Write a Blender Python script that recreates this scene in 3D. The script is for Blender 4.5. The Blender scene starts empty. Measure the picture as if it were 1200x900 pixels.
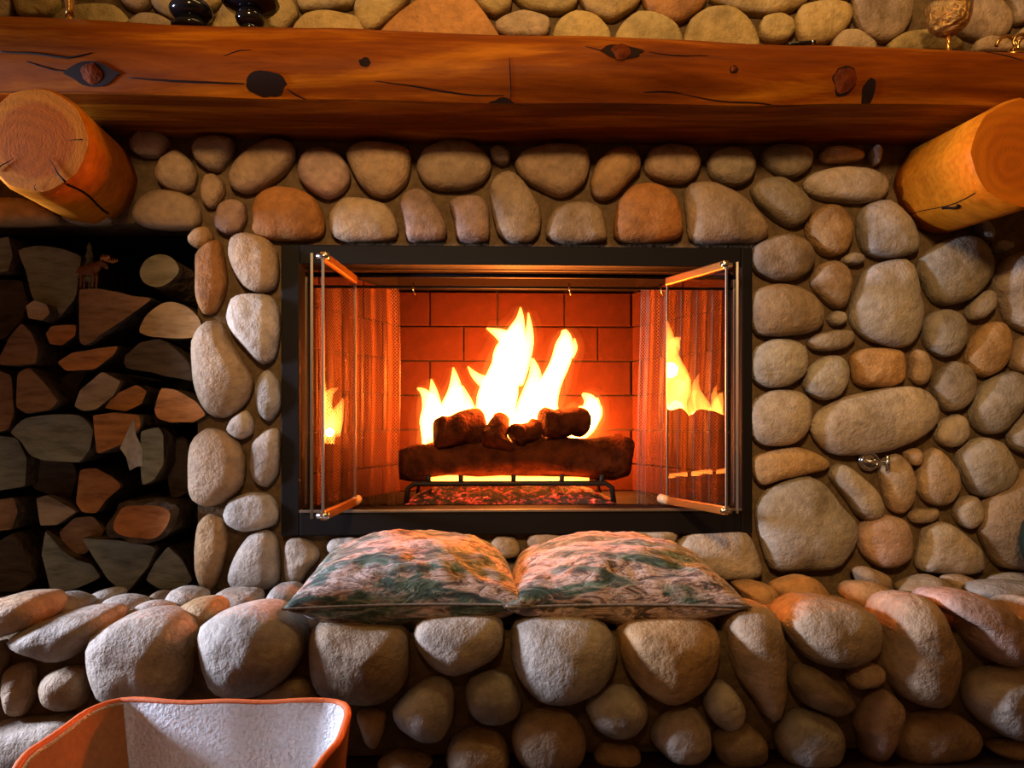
import bpy, bmesh, math, random
from mathutils import Vector, noise, Matrix, Euler

random.seed(7)
scene = bpy.context.scene
COL = scene.collection
PI = math.pi

# ------------------------------------------------------------------ camera
cam_data = bpy.data.cameras.new('camera')
cam_data.sensor_width = 36.0
cam_data.lens = 27.0
cam_data.shift_y = 40.0 / 1200.0
cam_data.clip_start = 0.02
cam = bpy.data.objects.new('camera', cam_data)
COL.objects.link(cam)
cam.location = (-0.075, -1.8, 0.70)
cam.rotation_euler = (PI / 2, 0, math.radians(-2.0))
scene.camera = cam

# ------------------------------------------------------------------ world, lights, exposure
scene.view_settings.view_transform = 'Standard'
scene.view_settings.look = 'None'
scene.view_settings.gamma = 1.0
scene.view_settings.use_curve_mapping = False
scene.view_settings.exposure = 0.0
scene.cycles.sample_clamp_indirect = 4.0
scene.cycles.max_bounces = 8
scene.cycles.transparent_max_bounces = 24

world = bpy.data.worlds.new('room_ambient')
scene.world = world
world.use_nodes = True
world.node_tree.nodes['Background'].inputs[0].default_value = (1.0, 0.40, 0.10, 1)
world.node_tree.nodes['Background'].inputs[1].default_value = 0.16


def area_light(name, loc, target, size, size_y, energy, color):
    d = bpy.data.lights.new(name, 'AREA')
    d.shape = 'RECTANGLE'
    d.size, d.size_y = size, size_y
    d.energy, d.color = energy, color
    o = bpy.data.objects.new(name, d)
    COL.objects.link(o)
    o.location = loc
    o.rotation_euler = (Vector(target) - Vector(loc)).to_track_quat('-Z', 'Y').to_euler()
    return o


# warm lamp high above the mantel
area_light('ceiling_lamp', (0.2, -0.75, 2.55), (0.2, 0, 1.75), 1.2, 0.2, 10, (1.0, 0.64, 0.22))
# unseen spotlight added behind the camera, its cone shaped to leave the hearth dim
sp = bpy.data.lights.new('added_warm_spot', 'SPOT')
sp.energy, sp.color = 190, (1.0, 0.60, 0.25)
sp.spot_size, sp.spot_blend, sp.shadow_soft_size = math.radians(57), 0.5, 0.14
spo = bpy.data.objects.new('added_warm_spot', sp)
COL.objects.link(spo)
spo.location = (-0.25, -2.5, 1.95)
spo.rotation_euler = (Vector((0.25, 0, 1.40)) - Vector((-0.25, -2.5, 1.95))).to_track_quat('-Z', 'Y').to_euler()
# grey daylight from a window low on the left side of the room
area_light('window_daylight', (-2.8, -0.50, 1.15), (0.2, -0.3, 0.42), 0.24, 0.40, 215, (0.64, 0.73, 1.0))
# ------------------------------------------------------------------ material helpers


def new_mat(name):
    m = bpy.data.materials.new(name)
    m.use_nodes = True
    nt = m.node_tree
    b = nt.nodes['Principled BSDF']
    return m, nt, b


def node(nt, kind, **kw):
    n = nt.nodes.new(kind)
    for k, v in kw.items():
        setattr(n, k, v)
    return n


def ramp(nt, fac, stops):
    r = node(nt, 'ShaderNodeValToRGB')
    el = r.color_ramp.elements
    while len(el) < len(stops):
        el.new(0.5)
    for e, (p, c) in zip(el, stops):
        e.position = p
        e.color = (*c, 1) if len(c) == 3 else c
    nt.links.new(fac, r.inputs[0])
    return r.outputs[0]


def noise_tex(nt, scale, detail=4, vec=None, rough=0.55, dist=0.0):
    n = node(nt, 'ShaderNodeTexNoise')
    n.inputs['Scale'].default_value = scale
    n.inputs['Detail'].default_value = detail
    n.inputs['Roughness'].default_value = rough
    n.inputs['Distortion'].default_value = dist
    if vec is not None:
        nt.links.new(vec, n.inputs['Vector'])
    return n


def bump(nt, b, height, strength, distance, prev=None):
    n = node(nt, 'ShaderNodeBump')
    n.inputs['Strength'].default_value = strength
    n.inputs['Distance'].default_value = distance
    nt.links.new(height, n.inputs['Height'])
    if prev is not None:
        nt.links.new(prev, n.inputs['Normal'])
    nt.links.new(n.outputs[0], b.inputs['Normal'])
    return n.outputs[0]


def coords(nt, scale=(1, 1, 1), space='Object'):
    t = node(nt, 'ShaderNodeTexCoord')
    mp = node(nt, 'ShaderNodeMapping')
    mp.inputs['Scale'].default_value = scale
    nt.links.new(t.outputs[space], mp.inputs[0])
    return mp.outputs[0]


def mix_rgb(nt, fac, a, b, mode='MIX'):
    n = node(nt, 'ShaderNodeMix', data_type='RGBA', blend_type=mode)
    for sock, v in ((n.inputs[0], fac), (n.inputs[6], a), (n.inputs[7], b)):
        if isinstance(v, (int, float)):
            sock.default_value = v
        elif isinstance(v, tuple):
            sock.default_value = (*v, 1)
        else:
            nt.links.new(v, sock)
    return n.outputs[2]


def world_pos(nt, offset_by_random=True):
    """object coordinates shifted by the object's own random number, so alike pieces differ"""
    t = node(nt, 'ShaderNodeTexCoord')
    inf = node(nt, 'ShaderNodeObjectInfo')
    mul = node(nt, 'ShaderNodeVectorMath', operation='SCALE')
    cmb = node(nt, 'ShaderNodeCombineXYZ')
    for i in range(3):
        nt.links.new(inf.outputs['Random'], cmb.inputs[i])
    nt.links.new(cmb.outputs[0], mul.inputs[0])
    mul.inputs['Scale'].default_value = 31.0
    add = node(nt, 'ShaderNodeVectorMath', operation='ADD')
    nt.links.new(t.outputs['Object'], add.inputs[0])
    nt.links.new(mul.outputs[0], add.inputs[1])
    return add.outputs[0], inf


# river stone: the object's own colour, mottled, rough
def mat_stone():
    m, nt, b = new_mat('river_stone')
    v, inf = world_pos(nt)
    n1 = noise_tex(nt, 9, 5, v)
    n2 = noise_tex(nt, 60, 4, v)
    c1 = ramp(nt, n1.outputs[0], [(0.28, (0.52, 0.49, 0.46)), (0.46, (0.88, 0.86, 0.84)), (0.56, (1.05, 1.04, 1.03)), (0.74, (1.28, 1.18, 1.04))])
    c2 = ramp(nt, n2.outputs[0], [(0.3, (0.78, 0.78, 0.78)), (0.6, (1.05, 1.05, 1.05))])
    c = mix_rgb(nt, 1.0, inf.outputs['Color'], c1, 'MULTIPLY')
    c = mix_rgb(nt, 1.0, c, c2, 'MULTIPLY')
    nt.links.new(c, b.inputs['Base Color'])
    b.inputs['Roughness'].default_value = 0.62
    b.inputs['Specular IOR Level'].default_value = 0.22
    n3 = noise_tex(nt, 26, 6, v, 0.62)
    n4 = noise_tex(nt, 150, 4, v, 0.6)
    p = bump(nt, b, n3.outputs[0], 0.75, 0.014)
    bump(nt, b, n4.outputs[0], 0.5, 0.004, p)
    return m


def mat_simple(name, color, rough=0.6, metal=0.0, nscale=None, nbump=0.3, ndist=0.004, vary=0.0, spec=0.5):
    m, nt, b = new_mat(name)
    b.inputs['Base Color'].default_value = (*color, 1)
    b.inputs['Roughness'].default_value = rough
    b.inputs['Metallic'].default_value = metal
    b.inputs['Specular IOR Level'].default_value = spec
    if nscale:
        n = noise_tex(nt, nscale, 5, coords(nt))
        bump(nt, b, n.outputs[0], nbump, ndist)
        if vary:
            lo = tuple(c * (1 - vary) for c in color)
            hi = tuple(min(1, c * (1 + vary)) for c in color)
            nt.links.new(ramp(nt, n.outputs[0], [(0.3, lo), (0.7, hi)]), b.inputs['Base Color'])
    return m


def mat_lacquered_log(name, cols):
    m, nt, b = new_mat(name)
    v = coords(nt, (0.35, 3, 3))
    n1 = noise_tex(nt, 5, 6, v, 0.6, 0.6)
    n2 = noise_tex(nt, 26, 5, v, 0.6, 0.4)
    c1 = ramp(nt, n1.outputs[0], [(0.25, cols[0]), (0.5, cols[1]), (0.75, cols[2])])
    c2 = ramp(nt, n2.outputs[0], [(0.35, (0.80, 0.76, 0.72)), (0.6, (1.04, 1.04, 1.04))])
    nt.links.new(mix_rgb(nt, 1.0, c1, c2, 'MULTIPLY'), b.inputs['Base Color'])
    b.inputs['Roughness'].default_value = 0.5
    b.inputs['Specular IOR Level'].default_value = 0.06
    n3 = noise_tex(nt, 9, 4, v)
    bump(nt, b, n3.outputs[0], 0.35, 0.01)
    return m


def mat_log_end(name, dark, light, size):
    """cut end of a log: growth rings round the local Y axis"""
    m, nt, b = new_mat(name)
    t = node(nt, 'ShaderNodeTexCoord')
    sep = node(nt, 'ShaderNodeSeparateXYZ')
    nt.links.new(t.outputs['Object'], sep.inputs[0])
    cmb = node(nt, 'ShaderNodeCombineXYZ')
    nt.links.new(sep.outputs[0], cmb.inputs[0])
    nt.links.new(sep.outputs[2], cmb.inputs[1])
    nz = noise_tex(nt, 9, 3, cmb.outputs[0])
    mix = mix_rgb(nt, 0.04, cmb.outputs[0], nz.outputs['Color'])
    wv = node(nt, 'ShaderNodeTexWave', wave_type='RINGS', rings_direction='SPHERICAL')
    wv.inputs['Scale'].default_value = 18 / size * 0.1
    wv.inputs['Distortion'].default_value = 1.5
    nt.links.new(mix, wv.inputs[0])
    ln = node(nt, 'ShaderNodeVectorMath', operation='LENGTH')
    nt.links.new(cmb.outputs[0], ln.inputs[0])
    mr = node(nt, 'ShaderNodeMapRange')
    mr.inputs['From Max'].default_value = size
    nt.links.new(ln.outputs['Value'], mr.inputs[0])
    heart = ramp(nt, mr.outputs[0], [(0.0, dark), (0.62, dark), (0.72, light), (1.0, light)])
    c2 = ramp(nt, wv.outputs[0], [(0.0, (0.9, 0.9, 0.9)), (1.0, (1.05, 1.05, 1.05))])
    nt.links.new(mix_rgb(nt, 1.0, heart, c2, 'MULTIPLY'), b.inputs['Base Color'])
    b.inputs['Roughness'].default_value = 0.55
    b.inputs['Specular IOR Level'].default_value = 0.12
    n3 = noise_tex(nt, 22, 3)
    bump(nt, b, n3.outputs[0], 0.12, 0.004)
    return m


def mat_object_wood(name, rough=0.8, streak=(1, 1, 1)):
    m, nt, b = new_mat(name)
    v, inf = world_pos(nt)
    mp = node(nt, 'ShaderNodeMapping')
    mp.inputs['Scale'].default_value = streak
    mp.inputs['Rotation'].default_value = (0, 0.6, 0)
    nt.links.new(v, mp.inputs[0])
    n1 = noise_tex(nt, 14, 6, mp.outputs[0], 0.62)
    c1 = ramp(nt, n1.outputs[0], [(0.3, (0.5, 0.46, 0.42)), (0.5, (0.9, 0.88, 0.86)), (0.72, (1.2, 1.15, 1.1))])
    nt.links.new(mix_rgb(nt, 1.0, inf.outputs['Color'], c1, 'MULTIPLY'), b.inputs['Base Color'])
    b.inputs['Roughness'].default_value = rough
    b.inputs['Specular IOR Level'].default_value = 0.1
    n2 = noise_tex(nt, 55, 6, mp.outputs[0], 0.65)
    p = bump(nt, b, n1.outputs[0], 0.6, 0.012)
    bump(nt, b, n2.outputs[0], 0.5, 0.004, p)
    return m


def mat_glass():
    m, nt, b = new_mat('door_glass')
    nt.nodes.remove(b)
    out = nt.nodes['Material Output']
    fr = node(nt, 'ShaderNodeFresnel')
    fr.inputs[0].default_value = 1.62
    tr = node(nt, 'ShaderNodeBsdfTransparent')
    tr.inputs[0].default_value = (0.93, 0.92, 0.90, 1)
    gl = node(nt, 'ShaderNodeBsdfGlossy')
    gl.inputs['Roughness'].default_value = 0.0
    mx = node(nt, 'ShaderNodeMixShader')
    geo = node(nt, 'ShaderNodeNewGeometry')           # reflect on entering faces only; thin panes do not bend light
    inv_ = node(nt, 'ShaderNodeMath', operation='SUBTRACT')
    inv_.inputs[0].default_value = 1.0
    nt.links.new(geo.outputs['Backfacing'], inv_.inputs[1])
    mul = node(nt, 'ShaderNodeMath', operation='MULTIPLY')
    nt.links.new(fr.outputs[0], mul.inputs[0])
    nt.links.new(inv_.outputs[0], mul.inputs[1])
    nt.links.new(mul.outputs[0], mx.inputs[0])
    nt.links.new(tr.outputs[0], mx.inputs[1])
    nt.links.new(gl.outputs[0], mx.inputs[2])
    nt.links.new(mx.outputs[0], out.inputs[0])
    return m


def mat_chain_mesh():
    m, nt, b = new_mat('woven_metal_mesh')
    b.inputs['Base Color'].default_value = (0.16, 0.09, 0.05, 1)
    b.inputs['Metallic'].default_value = 0.6
    b.inputs['Roughness'].default_value = 0.45
    out = nt.nodes['Material Output']
    uv = node(nt, 'ShaderNodeUVMap')
    sep = node(nt, 'ShaderNodeSeparateXYZ')
    nt.links.new(uv.outputs[0], sep.inputs[0])

    def diag(op):
        a = node(nt, 'ShaderNodeMath', operation=op)
        nt.links.new(sep.outputs[0], a.inputs[0])
        nt.links.new(sep.outputs[1], a.inputs[1])
        k = node(nt, 'ShaderNodeMath', operation='MULTIPLY')
        nt.links.new(a.outputs[0], k.inputs[0])
        k.inputs[1].default_value = PI / 0.0085
        s = node(nt, 'ShaderNodeMath', operation='SINE')
        nt.links.new(k.outputs[0], s.inputs[0])
        ab = node(nt, 'ShaderNodeMath', operation='ABSOLUTE')
        nt.links.new(s.outputs[0], ab.inputs[0])
        return ab.outputs[0]
    mn = node(nt, 'ShaderNodeMath', operation='MINIMUM')
    nt.links.new(diag('ADD'), mn.inputs[0])
    nt.links.new(diag('SUBTRACT'), mn.inputs[1])
    gt = node(nt, 'ShaderNodeMath', operation='GREATER_THAN')
    nt.links.new(mn.outputs[0], gt.inputs[0])
    gt.inputs[1].default_value = 0.40
    tr = node(nt, 'ShaderNodeBsdfTransparent')
    mx = node(nt, 'ShaderNodeMixShader')
    nt.links.new(gt.outputs[0], mx.inputs[0])
    tl = node(nt, 'ShaderNodeBsdfTranslucent')          # round wires scatter light past themselves
    tl.inputs[0].default_value = (0.22, 0.10, 0.04, 1)
    wire = node(nt, 'ShaderNodeMixShader')
    wire.inputs[0].default_value = 0.5
    nt.links.new(b.outputs[0], wire.inputs[1])
    nt.links.new(tl.outputs[0], wire.inputs[2])
    nt.links.new(wire.outputs[0], mx.inputs[1])
    nt.links.new(tr.outputs[0], mx.inputs[2])
    nt.links.new(mx.outputs[0], out.inputs[0])
    return m


def mat_flame(strength):
    m, nt, b = new_mat('flame_and_halo')
    nt.nodes.remove(b)
    e = node(nt, 'ShaderNodeEmission')
    e.inputs[0].default_value = (1.0, 0.23, 0.03, 1)
    e.inputs[1].default_value = strength
    nt.links.new(e.outputs[0], nt.nodes['Material Output'].inputs['Volume'])
    return m


def mat_embers():
    m, nt, b = new_mat('glowing_embers')
    n1 = noise_tex(nt, 45, 5, coords(nt), 0.7)
    nt.links.new(ramp(nt, n1.outputs[0], [(0.35, (0.02, 0.012, 0.01)), (0.7, (0.12, 0.05, 0.03))]), b.inputs['Base Color'])
    em = ramp(nt, n1.outputs[0], [(0.52, (0, 0, 0)), (0.60, (0.45, 0.012, 0.004)), (0.72, (1.0, 0.18, 0.06))])
    nt.links.new(em, b.inputs['Emission Color'])
    b.inputs['Emission Strength'].default_value = 1.6
    b.inputs['Roughness'].default_value = 0.9
    bump(nt, b, n1.outputs[0], 1.0, 0.02)
    return m


def mat_tapestry():
    m, nt, b = new_mat('woodland_tapestry_fabric')
    v, inf = world_pos(nt)
    mp = node(nt, 'ShaderNodeMapping')
    mp.inputs['Scale'].default_value = (0.55, 1.5, 1.5)
    nt.links.new(v, mp.inputs[0])
    n1 = noise_tex(nt, 7, 3, mp.outputs[0], 0.6, 1.2)
    n2 = noise_tex(nt, 22, 5, mp.outputs[0], 0.68, 1.6)
    n3 = noise_tex(nt, 60, 4, mp.outputs[0], 0.7, 0.8)
    a = ramp(nt, n2.outputs[0], [(0.30, (0.012, 0.010, 0.006)), (0.41, (0.07, 0.035, 0.016)), (0.47, (0.38, 0.23, 0.15)), (0.55, (0.55, 0.40, 0.33)), (0.61, (0.13, 0.06, 0.035)), (0.72, (0.50, 0.40, 0.33))])
    g = ramp(nt, n2.outputs[0], [(0.32, (0.006, 0.010, 0.005)), (0.44, (0.018, 0.045, 0.020)), (0.53, (0.085, 0.135, 0.085)), (0.60, (0.30, 0.30, 0.25)), (0.70, (0.03, 0.05, 0.025))])
    pick = ramp(nt, n1.outputs[0], [(0.48, (0, 0, 0)), (0.54, (1, 1, 1))])
    c = mix_rgb(nt, pick, a, g)
    f = ramp(nt, n3.outputs[0], [(0.38, (0.45, 0.42, 0.40)), (0.52, (1.05, 1.05, 1.05))])
    nt.links.new(mix_rgb(nt, 1.0, c, f, 'MULTIPLY'), b.inputs['Base Color'])
    b.inputs['Roughness'].default_value = 0.75
    b.inputs['Sheen Weight'].default_value = 0.2
    p = bump(nt, b, n2.outputs[0], 0.5, 0.012)
    bump(nt, b, n3.outputs[0], 0.4, 0.004, p)
    return m


M = {
    'stone': mat_stone(),
    'mortar': mat_simple('brown_mortar', (0.135, 0.088, 0.045), 0.9, 0, 45, 0.8, 0.012, 0.3, 0.1),
    'niche_black': mat_simple('black_niche_lining', (0.018, 0.014, 0.011), 0.95, 0, 20, 0.3),  # near-black colour for the firewood niche lining
    'log': mat_lacquered_log('lacquered_pine_beam', [(0.08, 0.014, 0.0003), (0.18, 0.039, 0.0006), (0.46, 0.150, 0.004)]),
    'corbel': mat_lacquered_log('lacquered_pine_log', [(0.32, 0.085, 0.003), (0.46, 0.135, 0.005), (0.58, 0.19, 0.009)]),
    'log_end': mat_log_end('lacquered_log_end', (0.38, 0.082, 0.0012), (0.47, 0.135, 0.005), 0.108),
    'log_end_dark': mat_log_end('lacquered_log_end_dark', (0.36, 0.085, 0.003), (0.42, 0.11, 0.004), 0.112),
    'crack': mat_simple('dark_crack', (0.012, 0.004, 0.002), 0.8, 0, None, 0, 0, 0, 0.1),
    'knot': mat_simple('dark_knot', (0.085, 0.016, 0.003), 0.7, 0, 60, 0.6, 0.006, 0.5, 0.03),
    'split': mat_object_wood('split_wood_face', 0.85, (1, 1, 4)),
    'bark': mat_simple('rough_bark', (0.075, 0.050, 0.031), 0.95, 0, 30, 1.0, 0.02, 0.5, 0.1),
    'black': mat_simple('black_painted_steel', (0.005, 0.0032, 0.0026), 0.6, 0.0, 80, 0.05, 0.001, 0, 0.15),
    'smoke': mat_simple('smoke_dome_steel', (0.006, 0.003, 0.002), 0.9, 0, 20, 0.2, 0.004, 0, 0.1),
    'brass': mat_simple('polished_brass', (0.72, 0.43, 0.14), 0.22, 1.0),
    'hammered': mat_simple('hammered_brass', (0.60, 0.32, 0.08), 0.2, 1.0, 70, 1.0, 0.02),
    'brass_bar': mat_simple('brass_bar', (0.80, 0.40, 0.10), 0.30, 1.0),
    'chrome': mat_simple('chrome', (0.62, 0.62, 0.62), 0.2, 1.0),
    'steel_edge': mat_simple('glass_edge_trim', (0.22, 0.19, 0.15), 0.4, 0.8),
    'knob': mat_simple('turned_maple_knob', (0.55, 0.34, 0.18), 0.45),
    'glass': mat_glass(),
    'mesh': mat_chain_mesh(),
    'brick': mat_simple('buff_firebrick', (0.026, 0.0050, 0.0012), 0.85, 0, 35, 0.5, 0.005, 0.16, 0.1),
    'firemortar': mat_simple('firebox_mortar', (0.008, 0.0015, 0.0005), 0.95, 0, 60, 0.3),
    'ceramic': mat_simple('charred_ceramic_log', (0.075, 0.018, 0.006), 0.95, 0, 24, 1.0, 0.02, 0.6, 0.08),
    'iron': mat_simple('cast_iron', (0.015, 0.010, 0.009), 0.6, 0.4, 60, 0.3),
    'embers': mat_embers(),
    'flame': mat_flame(1000),
    'burner': mat_flame(700),
    'halo': mat_flame(7),
    'halo_outer': mat_flame(1.3),
    'tapestry': mat_tapestry(),
    'piping': mat_simple('cushion_piping', (0.16, 0.12, 0.08), 0.8, 0, 120, 0.4, 0.002, 0.4),
    'fleece': mat_simple('cream_fleece', (0.80, 0.77, 0.75), 0.95, 0, 170, 1.0, 0.012, 0.12, 0.1),
    'suede_and_shade': mat_simple('tan_suede_and_shade', (0.27, 0.10, 0.026), 0.9, 0, 90, 0.2, 0.003, 0.12, 0.1),  # bed's outer wall; also paints the warm shade on its left lining
    'orange': mat_simple('orange_piping', (0.62, 0.13, 0.02), 0.7, 0, 150, 0.3, 0.002),
    'blackglaze': mat_simple('black_gloss', (0.006, 0.006, 0.008), 0.12),
    'green': mat_simple('dark_green_glaze', (0.006, 0.022, 0.014), 0.55),
    'moose': mat_simple('carved_brown_wood', (0.16, 0.06, 0.028), 0.7, 0, 80, 0.4, 0.003, 0.3, 0.1),
    'antler': mat_simple('ochre_antler', (0.40, 0.16, 0.04), 0.6),
    'pine': mat_simple('dark_green_pine', (0.16, 0.15, 0.06), 0.8, 0, 120, 0.8, 0.006, 0.4),
    'paper': mat_simple('pale_birch_bark', (0.36, 0.32, 0.27), 0.8, 0, 60, 0.6, 0.006, 0.25),
    'floor': mat_simple('dark_wood_floor', (0.030, 0.015, 0.008), 0.5, 0, 12, 0.3, 0.004, 0.4),
}

# ------------------------------------------------------------------ object helpers


def link(name, me, mat, parent=None, loc=(0, 0, 0), smooth=True):
    mats = mat if isinstance(mat, (list, tuple)) else [mat]
    if not me.materials:
        for k in mats:
            me.materials.append(M[k])
    o = bpy.data.objects.new(name, me)
    COL.objects.link(o)
    o.location = loc
    if parent is not None:
        o.parent = parent
    if smooth:
        me.polygons.foreach_set('use_smooth', [True] * len(me.polygons))
    return o


def from_bm(name, bm, mat, parent=None, loc=(0, 0, 0), smooth=True):
    bmesh.ops.recalc_face_normals(bm, faces=bm.faces)
    me = bpy.data.meshes.new(name)
    bm.to_mesh(me)
    bm.free()
    return link(name, me, mat, parent, loc, smooth)


def thing(name, label, cat, loc=(0, 0, 0), group=None):
    o = bpy.data.objects.new(name, None)
    COL.objects.link(o)
    o.location = loc
    o.empty_display_size = 0.05
    return tag(o, label, cat, group)


def tag(o, label, cat, group=None):
    o['label'] = label
    o['category'] = cat
    if group:
        o['group'] = group
    return o


def add_box(bm, lo, hi, bevel=0.0):
    r = bmesh.ops.create_cube(bm, size=1.0)
    vs = r['verts']
    for v in vs:
        for i in range(3):
            v.co[i] = lo[i] + (v.co[i] + 0.5) * (hi[i] - lo[i])
    if bevel:
        es = list({e for v in vs for e in v.link_edges})
        bmesh.ops.bevel(bm, geom=es, offset=bevel, segments=2, affect='EDGES', profile=0.6)


def box(name, lo, hi, mat, parent=None, bevel=0.0, loc=(0, 0, 0)):
    bm = bmesh.new()
    add_box(bm, lo, hi, bevel)
    return from_bm(name, bm, mat, parent, loc, smooth=False)


def catmull(pts, n, closed=True):
    """resample a list of tuples smoothly to n samples"""
    k = len(pts)
    out = []
    segs = k if closed else k - 1
    for i in range(n):
        t = i / n * segs if closed else i / (n - 1) * segs
        s = min(int(t), segs - 1)
        f = t - s
        if closed:
            p = [pts[(s + j) % k] for j in (-1, 0, 1, 2)]
        else:
            p = [pts[max(0, min(k - 1, s + j))] for j in (-1, 0, 1, 2)]
        out.append(tuple(0.5 * (2 * b + (c - a) * f + (2 * a - 5 * b + 4 * c - d) * f * f + (3 * b - a - 3 * c + d) * f ** 3)
                         for a, b, c, d in zip(*p)))
    return out


def arc_resample(pts, n):
    P = pts + [pts[0]]
    L = [0]
    for a, b in zip(P, P[1:]):
        L.append(L[-1] + math.dist(a, b))
    out, j = [], 0
    for i in range(n):
        t = L[-1] * i / n
        while L[j + 1] < t:
            j += 1
        f = (t - L[j]) / max(1e-9, L[j + 1] - L[j])
        out.append(tuple(a + (b - a) * f for a, b in zip(P[j], P[j + 1])))
    return out


def parse_pts(tokens):
    return [tuple(int(v) / 1000 for v in t.split(',')) for t in tokens]


def stone_mesh(outline, front, back, power=2.6, seed=0.0, n=30, rings=7, lump=0.05):
    """a rounded stone: outline in x,z about its centroid, domed to -y (front) and +y (back)"""
    c = (sum(p[0] for p in outline) / len(outline), sum(p[1] for p in outline) / len(outline))
    loc_ = [(x - c[0], z - c[1]) for x, z in outline]
    sm = catmull(loc_, 96)
    kk = len(loc_)
    st = []
    for i in range(96):
        t = i / 96 * kk
        a, b, f = loc_[int(t)], loc_[(int(t) + 1) % kk], t - int(t)
        st.append((a[0] + (b[0] - a[0]) * f, a[1] + (b[1] - a[1]) * f))
    o = arc_resample([(p[0] * 0.55 + q[0] * 0.45, p[1] * 0.55 + q[1] * 0.45) for p, q in zip(sm, st)], n)
    for _ in range(1):
        o = [tuple((a + 8 * b + d) / 10 * 1.02 for a, b, d in zip(o[i - 1], o[i], o[(i + 1) % n])) for i in range(n)]
    size = max(math.hypot(*p) for p in o)
    bm = bmesh.new()

    def ring(r, y):
        vs = []
        for x, z in o:
            p = Vector((x * r, y, z * r))
            nv = noise.noise_vector(p / size * 1.3 + Vector((seed, seed * 1.7, 3)))
            nv2 = noise.noise_vector(p / size * 3.6 + Vector((seed * 2.1, 9, seed)))
            k = 1 - 0.75 * (r > 0.99)
            p += Vector((nv.x * lump * 0.5 * k, (nv.y * lump + nv2.y * lump * 0.35) * (1.0 if y < 0.001 else 0.3), nv.z * lump * 0.5 * k)) * size
            vs.append(bm.verts.new(p))
        return vs
    layers = []
    for k in range(rings, 0, -1):                     # front pole side inwards
        a = PI / 2 * (k - 0.35) / rings
        layers.append(ring(math.cos(a) ** (2 / power), -front * math.sin(a) ** (2 / power)))
    layers.append(ring(1.0, 0.0))
    if back > 0.05:
        for k in range(1, rings):
            a = PI / 2 * k / rings
            layers.append(ring(math.cos(a) ** (2 / power), back * math.sin(a) ** (2 / power)))
    else:
        layers.append(ring(0.93, back))
    for A, B in zip(layers, layers[1:]):
        for i in range(n):
            bm.faces.new((A[i], A[(i + 1) % n], B[(i + 1) % n], B[i]))
    for L in (layers[0], layers[-1]):
        mid = sum((v.co for v in L), Vector()) / n
        pv = bm.verts.new(mid)
        for i in range(n):
            bm.faces.new((L[i], L[(i + 1) % n], pv))
    return bm, c, size


TONES = {
    'g': (0.42, 0.355, 0.285), 'w': (0.40, 0.285, 0.18), 't': (0.50, 0.30, 0.135), 'o': (0.42, 0.185, 0.055),
    'd': (0.30, 0.245, 0.17), 'p': (0.43, 0.285, 0.215), 'y': (0.40, 0.28, 0.115),
}


def stone(parent, outline, tone, y, front, back, power=2.6, seed=0.0, lump=0.05, n=30, rings=7):
    bm, c, size = stone_mesh(outline, front, back, power, seed, n, rings, lump)
    o = from_bm('stone', bm, 'stone', parent, (c[0], y, c[1]))
    base = TONES[tone]
    k = random.uniform(0.86, 1.12)
    h = random.uniform(-0.05, 0.05)
    o.color = (base[0] * k * (1 + h), base[1] * k, base[2] * k * (1 - h), 1)
    return o


def tube(bm, pts, radii, seg=10, cap=True, squash=1.0, wob=0.0, seed=0.0):
    """tube through 3-D points with a radius each"""
    rings = []
    up0 = None
    for i, p in enumerate(pts):
        p = Vector(p)
        a = Vector(pts[max(0, i - 1)])
        b = Vector(pts[min(len(pts) - 1, i + 1)])
        d = (b - a).normalized()
        ref = up0 if up0 is not None else (Vector((0, 1, 0)) if abs(d.y) < 0.9 else Vector((1, 0, 0)))
        u = (ref - d * ref.dot(d)).normalized()
        up0 = u
        w = d.cross(u)
        r = radii[i] if isinstance(radii, (list, tuple)) else radii
        ring = []
        for k in range(seg):
            t = 2 * PI * k / seg
            q = p + (u * math.cos(t) * squash + w * math.sin(t)) * r
            if wob:
                q += noise.noise_vector(q * 14 + Vector((seed, seed, seed))) * wob * r
            ring.append(bm.verts.new(q))
        rings.append(ring)
    for A, B in zip(rings, rings[1:]):
        for k in range(seg):
            bm.faces.new((A[k], A[(k + 1) % seg], B[(k + 1) % seg], B[k]))
    if cap:
        for R in (rings[0], rings[-1]):
            bm.faces.new(R)


def lathe(bm, prof, seg=24, centre=(0, 0, 0)):
    rings = []
    for r, z in prof:
        rings.append([bm.verts.new((centre[0] + r * math.cos(2 * PI * k / seg), centre[1] + r * math.sin(2 * PI * k / seg), centre[2] + z)) for k in range(seg)])
    for A, B in zip(rings, rings[1:]):
        for k in range(seg):
            bm.faces.new((A[k], A[(k + 1) % seg], B[(k + 1) % seg], B[k]))
    for R in (rings[0], rings[-1]):
        bm.faces.new(R)


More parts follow.
